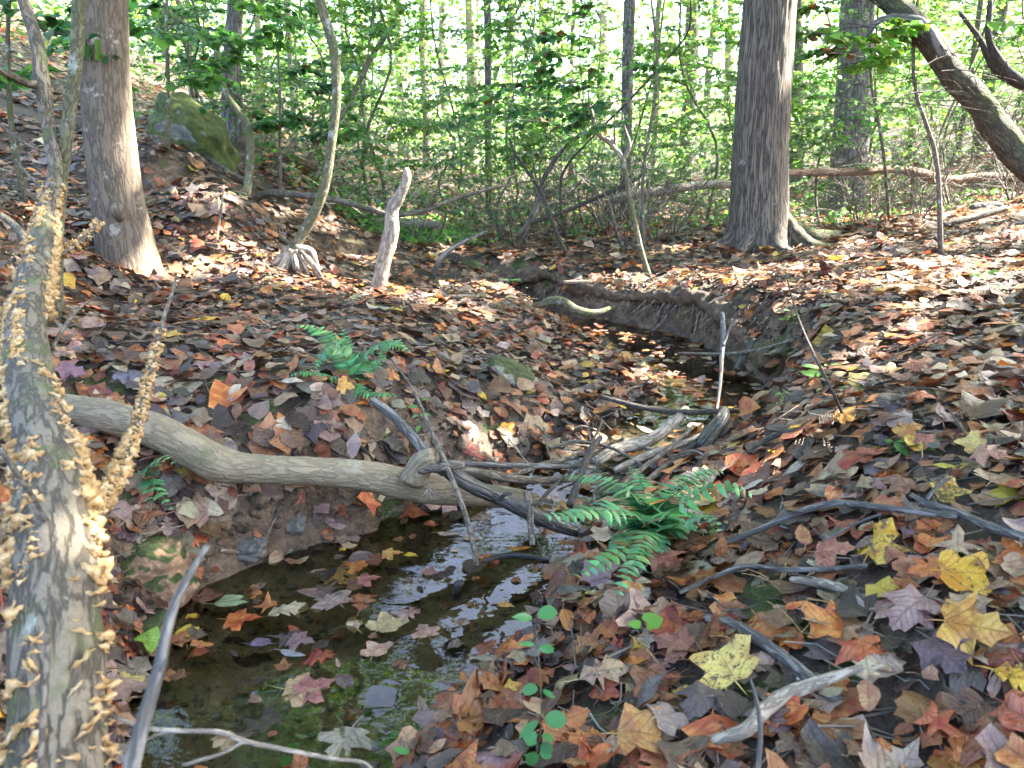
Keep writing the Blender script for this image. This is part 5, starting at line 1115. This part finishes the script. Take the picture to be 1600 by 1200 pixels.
for a, b, lab in [(1215,940,'pair of long tan pine needles on the mossy patch'), (1330,985,'pine needles fallen across the pinkish grey leaf'), (1160,1030,'yellow pine needles standing over the yellow freckled leaf'), (1030,1060,'thin pine needles right of the round-leaved seedling'), (1380,690,'pine needles on the mid right bank'), (1250,1010,'pine needle lying near the diagonal grey root')]:
    q = ground(a, b, .03); root = empty('pine_needles', q, lab, 'pine needles', 'pine needles on the right bank')
    for k in range(3):
        a_ = rng.uniform(0, 3.1); L = rng.uniform(.05, .09); d = np.array([math.cos(a_), math.sin(a_), rng.uniform(.1, .5)])*L; g = Geo(); tube(g, [q, q + d*.5 + [0, 0, .008], q + d], [.0012, .0011, .0006], n=4, seg=8, cap=False); g.build('needle', MAT['needle'], root)
# moss cushions
for a, b, s, lab in [(1225,930,.06,'bright green moss cushion on the right bank'), (1190,960,.05,'moss patch left of the knobbly tan root'), (1250,985,.045,'moss patch below the knobbly tan root'), (1210,1075,.05,'moss right of the yellow freckled leaf'), (1165,1010,.05,'moss along the diagonal grey root'),
                     (245,845,.05,'dark moss on the clay lump'), (345,596,.05,'moss tuft on the lip of the left flat')]:
    q = ground(a, b); rock('moss_cushion', lab, q + [0, 0, -.004], (s, s*.8, .018), 'moss', a, cat='moss', sub=4, amp=.35)

# ================================================================== UNDERSTOREY
def leafy(name, label, cat, stem, rad, sprays, leafs, mixd, matn='twig', group=None, canopy=False, dens=1.0):
    """stem: points; sprays: list of (point, direction, length)"""
    hb = stem[0].copy(); root = empty(name, hb, label, cat, group)
    wood('trunk', root, np.array(stem), rad, MAT[matn], n=7, rough=.06)
    gl, gt = Geo(), Geo()
    for p, d, L in sprays: spray(gl, gt, np.asarray(p), d, L, leafs, mixd, dens=dens)
    gl.build('crown', MAT['foliage'], root, kind='stuff'); gt.build('twigs', MAT['twig_dark'], root, kind='stuff'); return root
def hspray(px, py, Y, L, ang=None, n=1):
    out = []
    for _ in range(n):
        a = rng.uniform(0, 6.28) if ang is None else ang + rng.normal(0, .3); out.append((at(px + rng.normal(0, 14), py + rng.normal(0, 10), Y + rng.normal(0, .15)), (math.cos(a), math.sin(a)*.6, rng.normal(.05, .15)), L*rng.uniform(.7, 1.2)))
    return out
def stemof(px, py, Y, top, toff=0, H=3.5, r=.018):
    b = at(px, py, Y); b[2] = hz(b[0], b[1]) - .05; t = at(top[0], top[1], Y); return [b, (b*2+t)/3 + rng.normal(0, .04, 3), (b+2*t)/3 + rng.normal(0, .05, 3), t]
# the named saplings whose leaves show large
leafy('dogwood_sapling', 'shaded sapling with dark green layered leaves and dead brown ones, centre right', 'sapling', stemof(1010, 380, 5.9, (1010, -60)), [.014, .012, .01, .006],
   sum([hspray(a, b, 5.4, .5, 3.3, 1) for a, b in ((960,60),(985,100),(950,130),(930,150),(900,170),(960,170),(880,120),(1000,150),(1040,60),(900,90),(860,165),(940,30),(1010,30),(960,200),(1060,120),(1080,150),(920,60),(880,190),(1000,190),(870,40))], []), .052, {'mid': 5, 'deep': 3, 'bright': 1, 'brown': 1.0})
leafy('beech_sapling', 'sapling with bright yellow-green sprays in front of the leaning trunk, upper right', 'sapling', stemof(1470, 420, 4.6, (1440, -60)), [.016, .013, .01, .006],
   sum([hspray(a, b, 4.4, .5, 0.2, 2) for a, b in ((1380,115),(1420,140),(1460,110),(1500,130),(1440,165),(1540,110),(1400,60),(1520,60),(1560,30),(1360,150),(1480,40),(1580,80),(1330,30),(1290,60),(1300,110))], []), .056, {'bright': 4, 'mid': 2, 'yellow': 1.5})
leafy('beech_sapling', 'bright green sapling just right of the thick smooth trunk', 'sapling', stemof(270, 330, 5.8, (262, -50)), [.02, .016, .012, .008],
   sum([hspray(a, b, 5.5, .6, 0.0, 1) for a, b in ((240,40),(270,80),(300,50),(330,20),(300,110),(260,140),(380,40),(240,100),(420,10),(290,0))], []), .055, {'bright': 4, 'mid': 4, 'deep': 1}, matn='bark_green')
leafy('holly_sapling', 'bluish dark green leafy bush between the grey trunk and the crooked slender tree', 'sapling', stemof(440, 330, 6.6, (430, 40)), [.014, .012, .01, .006],
   sum([hspray(a, b, 6.3, .45, None, 1) for a, b in ((420,120),(450,150),(480,130),(430,170),(500,170),(470,195),(400,190),(520,200),(450,100),(550,215),(575,235),(490,220),(380,160),(540,180))], []), .055, {'deep': 4, 'mid': 2, 'brown': .5})
leafy('beech_sapling', 'leafy green sapling in the shade behind the fungus-covered trunk', 'sapling', stemof(30, 240, 4.6, (20, -60)), [.02, .016, .012, .008],
   sum([hspray(a, b, 4.4, .5, None, 1) for a, b in ((20,30),(60,60),(110,30),(90,90),(30,90),(120,60),(0,60),(40,0),(100,5),(5,130),(80,120))], []), .06, {'mid': 3, 'deep': 3, 'bright': 1}, matn='bark_green')
leafy('oak_sapling', 'sapling with brown dead leaf clusters beside the pale dappled trunk', 'sapling', stemof(1395, 330, 7.5, (1365, -40)), [.018, .015, .012, .008],
   sum([hspray(a, b, 7.0, .5, None, 1) for a, b in ((1330,40),(1350,60),(1320,70),(1380,50),(1310,20),(1290,55),(1350,90))], []), .075, {'brown': 2, 'mid': 3, 'deep': 1})
# many small saplings and shrubs through the woods: (px, base py, Y, kind)
DESC = {'bright': ('bright_sapling', 'bright sunlit green sapling'), 'pale': ('pale_sapling', 'pale yellow-green sapling'), 'grey': ('grey_green_shrub', 'grey-green twiggy shrub'), 'deep': ('dark_sapling', 'dark green sapling')}
MIXD = {'bright': {'bright': 4, 'mid': 2, 'yellow': 2, 'grey': 2}, 'pale': {'yellow': 3, 'bright': 2, 'grey': 4}, 'grey': {'grey': 5, 'mid': 2, 'brown': .3}, 'deep': {'deep': 2, 'mid': 3, 'grey': 1}}
NEAR = [(150, 'the thick smooth trunk'), (300, 'the mossy boulder'), (365, 'the shaggy grey trunk'), (505, 'the crooked slender tree'), (610, 'the broken-topped leaning stem'), (763, 'the thin central trunk'), (980, 'the slender pale trunk'), (1190, 'the massive furrowed trunk'), (1330, 'the pale dappled trunk'), (1540, 'the leaning trunk')]
seen = {}
def uniq(l):
    n = seen.get(l, 0); seen[l] = n + 1; return l if n == 0 else l + [', another', ', third', ', fourth'][min(n, 3)-1]
def where(px, Y, own=None):
    m = min(NEAR, key=lambda q: abs(q[0]-px)); side = 'left' if px < m[0] else 'right'
    return f"{'far ' if Y > 13 else ''}behind, {'slightly' if abs(px-m[0]) < 35 else 'well'} {side} of {m[1]}"
for k in range(70):
    px = 215 + (k*137.5 + rng.uniform(-30, 30)) % 1400; Y = rng.uniform(7.2, 13.5) if k % 3 else rng.uniform(13, 19)
    kd = ['bright', 'pale', 'grey', 'deep', 'bright', 'pale', 'grey'][k % 7] if Y > 9 else ['grey', 'bright', 'grey', 'deep'][k % 4]
    if 560 < px < 1150 and kd == 'deep': kd = 'pale'
    x = (px-800)/FPX*Y; b = np.array([x, Y, hz(x, Y) - .05])
    Ht = rng.uniform(2.0, 5.5) if kd != 'grey' else rng.uniform(1.0, 2.6)
    lean = rng.normal(0, .12, 2); tp = b + np.array([lean[0]*Ht, lean[1]*Ht, Ht]); stem = [b] + [b + (tp-b)*f_ + rng.normal(0, .035 + .02*Ht, 3)*[1, 1, .3] for f_ in (.18, .36, .55, .78)] + [tp]
    sp = []
    for j in range(int(6 + Ht*5)):
        u = rng.uniform(.18, 1); a = rng.uniform(0, 6.28); sp.append((b + (tp-b)*u, (math.cos(a), math.sin(a), rng.normal(.12, .2)), rng.uniform(.35, .9)*(1.2-.5*u)))
    nm, ds = DESC[kd]; hw = 'knee-high' if Ht < 1.4 else ('waist-high' if Ht < 2 else ('man-high' if Ht < 3.2 else ('tall' if Ht < 4.5 else 'very tall'))); lab = uniq(f"{hw} {ds} {where(px, Y)}")
    leafy(nm, lab, 'sapling' if kd != 'grey' else 'shrub', stem, np.array([.02, .018, .016, .013, .010, .005])*(.4 + Ht*.11), sp, (.042 if Y < 12 else .062), MIXD[kd], matn=['bark_grey', 'twig', 'bark_green'][k % 3], group='saplings and shrubs of the understorey', dens=1.0 if kd != 'grey' else .55)
# bare twiggy thicket on the far flat
for k in range(20):
    px = rng.uniform(640, 1140) if k < 13 else rng.uniform(1240, 1600); Y = rng.uniform(6.6, 9.5); x = (px-800)/FPX*Y; b = np.array([x, Y, hz(x, Y)-.03]); root = empty('bare_shrub', b, uniq(('sparse' if k % 2 else 'dense') + (' near' if Y < 8 else ' deeper') + ' tangle of grey shoots, ' + where(px, Y)), 'shrub', 'bare twiggy shrubs of the thicket')
    for j in range(7 if k % 2 else 12):
        g = Geo(); a = rng.uniform(0, 6.28); L = rng.uniform(.5, 1.5); C = [b]; d = np.array([math.cos(a)*.5, math.sin(a)*.4, 1.0])
        for q in range(5): C.append(C[-1] + d/np.linalg.norm(d)*L/5); d = d + np.array([rng.normal(0, .25), rng.normal(0, .2), -.12])
        w = rng.uniform(.003, .008); tube(g, C, np.linspace(w, w*.3, 6), n=4, seg=12, cap=False)
        for q in range(3):
            i = rng.integers(2, 5); d2 = rng.normal(0, .5, 3) + [0, 0, .3]; l2 = rng.uniform(.15, .45); tube(g, [C[i], C[i] + d2*l2*.5, C[i] + d2*l2 + rng.normal(0, .03, 3)], [w*.5, w*.4, w*.2], n=3, seg=6, cap=False)
        g.build('shoot', MAT[['twig', 'bark_grey', 'bark_pale'][j % 3]], root)
# slender far trunks that can be told apart
FAR = [(214,14,13,'pale thin trunk hugging the right side of the thick smooth trunk'),(330,12,9,'dark thin trunk left of the shaggy grey trunk'),(430,18,16,'thin pale trunk above the bluish bush'),(478,13,9,'short pale sunlit trunk right of the crooked slender tree base'),
 (560,20,14,'grey trunk between the crooked slender tree and the leaning dead stem'),(585,26,16,'pale trunk behind the leaning dead stem'),(640,22,16,'straight grey trunk high above the broken-topped stem'),(672,16,12,'pale sunlit trunk left of the central trunk'),(700,28,14,'faint pale trunk far off, left of the central trunk'),
 (738,19,18,'brown-grey trunk just left of the thin central trunk'),(745,30,12,'very faint trunk touching the thin central trunk'),(800,24,14,'pale trunk just right of the thin central trunk'),(850,28,12,'faint thin trunk over the arching branch'),(890,20,9,'thin pale trunk behind the dogwood leaves'),
 (1008,14,9,'short pale trunk right of the slender pale trunk'),(1058,17,22,'brownish trunk between the slender pale trunk and the massive one'),(1085,24,12,'pale trunk left of the massive furrowed trunk'),(1120,20,11,'thin grey trunk close to the massive trunk, left side'),
 (1268,19,12,'thin pale trunk left of the pale dappled trunk'),(1392,16,10,'thin pale stem right of the pale dappled trunk'),(1420,22,13,'grey trunk far behind the beech sapling'),(1466,12,8,'dark straight sapling trunk at mid right'),(1502,14,20,'short sunlit trunk on the far right slope'),(1575,16,10,'thin trunk at the far right edge'),
 (930,32,16,'hazy far trunk above the white dead fork'),(520,30,13,'hazy far trunk right of the crooked slender tree top'),(300,22,13,'pale trunk above the mossy boulder'),(1160,34,18,'far pale trunk hidden beside the massive trunk')]
for px, Y, w, lab in FAR:
    x = (px-800)/FPX*Y; r = w*.5*Y/FPX; b = np.array([x, Y, hz(x, Y)-.1]); H = rng.uniform(9, 13); ln = rng.normal(0, .03, 2); stem = [b + np.array([ln[0]*h, ln[1]*h, h]) + rng.normal(0, .04, 3)*(h > 0) for h in (0, 1.2, 2.6, 4.5, H)]
    root = empty('slender_tree', b, lab, 'tree', 'slender trees of the background'); wood('trunk', root, np.array(stem), [r*1.25, r, r*.93, r*.85, r*.5], MAT[['bark_pale', 'bark_pale', 'bark_grey'][int(px) % 3]], n=10, seg=30, rough=.06)
    CANOPY.append((root, np.array(stem), np.array([r]*5)))
# far foliage that reads as one mass
g = Geo(); n = 115000
Y = 9.5 + 32*rng.random(n)**1.25; X = rng.uniform(-1, 1, n)*(.8*Y+2); cl = rng.normal(0, 1, (n, 3))
gz = height(X, Y, False); Z = gz + rng.gamma(1.6, 1.9, n)
P = np.c_[X, Y, Z]; f = fbm(P*[.55, .4, .75], 91, 3); k = f > rng.normal(-.3, .14, n) + .03*(Z-gz) ; P = P[k]; n = len(P)
ok = open_to_sun(P); P = P[ok]; n = len(P)
kite(P, rng.normal(0, 1, (n, 3))*[1, 1, .4], np.array([0, 0, 1]) + rng.normal(0, .45, (n, 3)), rng.uniform(.045, .09, n)*(.45 + P[:, 1]/14), .42, tints(n, {'bright': 4, 'yellow': 3, 'mid': 1, 'grey': 4}), g)
g.build('distant_woodland_foliage', MAT['foliage'], kind='stuff'); print('far leaves', n)
# low green ground plants on the far flat
g = Geo(); n = 5200; X = np.concatenate([rng.normal(-1.0, .9, n//2), rng.uniform(-3, 6, n//2)]); Y = np.concatenate([rng.normal(8.2, .7, n//2), rng.uniform(6.8, 12.5, n//2)]); k = Y > 6.9; X, Y = X[k], Y[k]; f = fbm(np.c_[X*1.2, Y*1.2, 0*X], 61, 2) > -.05; X, Y = X[f], Y[f]; n = len(X)
P = np.c_[X, Y, height(X, Y) + rng.uniform(.01, .10, n)]; kite(P, rng.normal(0, 1, (n, 3))*[1, 1, .5] + [0, 0, .5], np.array([0, -.3, 1]) + rng.normal(0, .35, (n, 3)), rng.uniform(.04, .09, n), .35, tints(n, {'bright': 3, 'mid': 4}), g)
g.build('ground_cover_plants', MAT['foliage'], kind='stuff')
# loose leafy undergrowth between the shoots
g = Geo(); n = 24000; Y = rng.uniform(6.8, 12.5, n); X = (np.where(rng.random(n) < .7, rng.uniform(330, 1150, n), rng.uniform(1230, 1600, n))-800)/FPX*Y; gz = height(X, Y, False); Z = gz + rng.gamma(2.0, .33, n); P = np.c_[X, Y, Z]
k = fbm(P*[1.3, 1.1, 1.8], 97, 3) > .05; P = P[k]; P = P[open_to_sun(P)]; n = len(P)
kite(P, rng.normal(0, 1, (n, 3))*[1, 1, .4], np.array([0, 0, 1]) + rng.normal(0, .45, (n, 3)), rng.uniform(.03, .065, n), .42, tints(n, {'grey': 4, 'mid': 3, 'bright': 2, 'deep': 1}), g)
g.build('undergrowth_foliage', MAT['foliage'], kind='stuff')
# fine tangled brush on the far flat
g = Geo(); q = 1500; BY = rng.uniform(6.7, 13, q); BX = (np.where(rng.random(q) < .6, rng.uniform(380, 1150, q), rng.uniform(1230, 1600, q))-800)/FPX*BY; BZ = height(BX, BY, False) + abs(rng.normal(0, .25, q))
for k in range(q):
    b = np.array([BX[k], BY[k], BZ[k]]); a = rng.uniform(0, 6.28); L = rng.uniform(.25, 1.1); d = np.array([math.cos(a), math.sin(a), rng.normal(.35, .5)]); w = rng.uniform(.0015, .005)
    tube(g, [b, b + d*L*.5 + rng.normal(0, .05, 3), b + d*L + rng.normal(0, .09, 3) - [0, 0, .1*L]], [w, w*.8, w*.4], n=3, seg=5, cap=False)
g.build('tangled_brushwood', MAT['twig'], kind='stuff')
# sparse dry grass stalks on the right slope
g = Geo()
for k in range(90):
    px, Y = rng.uniform(1080, 1600), rng.uniform(5.6, 9.5); x = (px-800)/FPX*Y; b = np.array([x, Y, hz(x, Y)]); h = rng.uniform(.15, .5); tube(g, [b, b + [rng.normal(0, .03), 0, h*.5], b + [rng.normal(0, .1), 0, h]], [.003, .002, .001], n=3, seg=6, cap=False)
g.build('dry_grass_stalks', MAT['bark_pale'], kind='stuff')

# ================================================================== CANOPY
NC = 820; sx = rng.uniform(-8, 8.5, NC); sy = rng.uniform(-4, 9, NC); hh = rng.uniform(6, 12.5, NC); cen = np.c_[sx, sy, np.full(NC, .4)] + SUN[None]*((hh-.4)/SUN[2])[:, None]  # unseen clumps, set out by where their shadow should fall
shade = np.c_[rng.normal(-.6, .45, 46), rng.normal(1.0, .5, 46), np.full(46, .6)]; cen = np.concatenate([cen, shade + SUN[None]*(rng.uniform(6, 11, 46)/SUN[2])[:, None]])  # extra unseen clumps added to keep sun off the fungus-covered trunk
far_c = np.concatenate([np.c_[rng.uniform(-16, 18, 110), rng.uniform(15, 34, 110), rng.uniform(6, 12, 110)], np.c_[rng.uniform(-6, 6, 230), rng.uniform(9.5, 16, 230), rng.uniform(6.5, 13, 230)]]); cen = np.concatenate([cen, far_c])  # nearer set: unseen clumps added so the pool mirrors less bright sky
tops = np.array([p[-1][:2] if p[-1][2] > 4 else p[-1][:2] for _, p, _ in CANOPY]); own = np.argmin(((cen[:, None, :2]-tops[None])**2).sum(2), 1)
for ti, (root, TP, TR) in enumerate(CANOPY):
    idx = np.nonzero(own == ti)[0]
    if not len(idx): continue
    gl, gb = Geo(), Geo()
    for c in cen[idx]:
        m = 125; P = c + rng.normal(0, 1, (m, 3))*[.75, .75, .32]; P = P[open_to_sun(P)]; m = len(P)
        if m: kite(P, rng.normal(0, 1, (m, 3))*[1, 1, .35], np.array([0, 0, 1]) + rng.normal(0, .4, (m, 3)), rng.uniform(.10, .19, m), .42, tints(m, {'mid': 3, 'bright': 3, 'yellow': 1}), gl)
        z0 = min(max(c[2]-rng.uniform(1, 3), 4.5), TP[-1][2]); s = TP[np.argmin(np.abs(TP[:, 2]-z0))]; mid = (s+c)/2 + [0, 0, .5]
        if np.linalg.norm(c-s) < 7 and open_to_sun(spline(np.array([s, mid, c]), 24)).all(): tube(gb, [s, mid, c], [.03, .02, .007], n=5, seg=8, cap=False)
    gl.build('crown', MAT['foliage'], root, kind='stuff'); gb.build('limbs', MAT['bark_grey'], root, kind='stuff')
print('objects', len(bpy.data.objects))
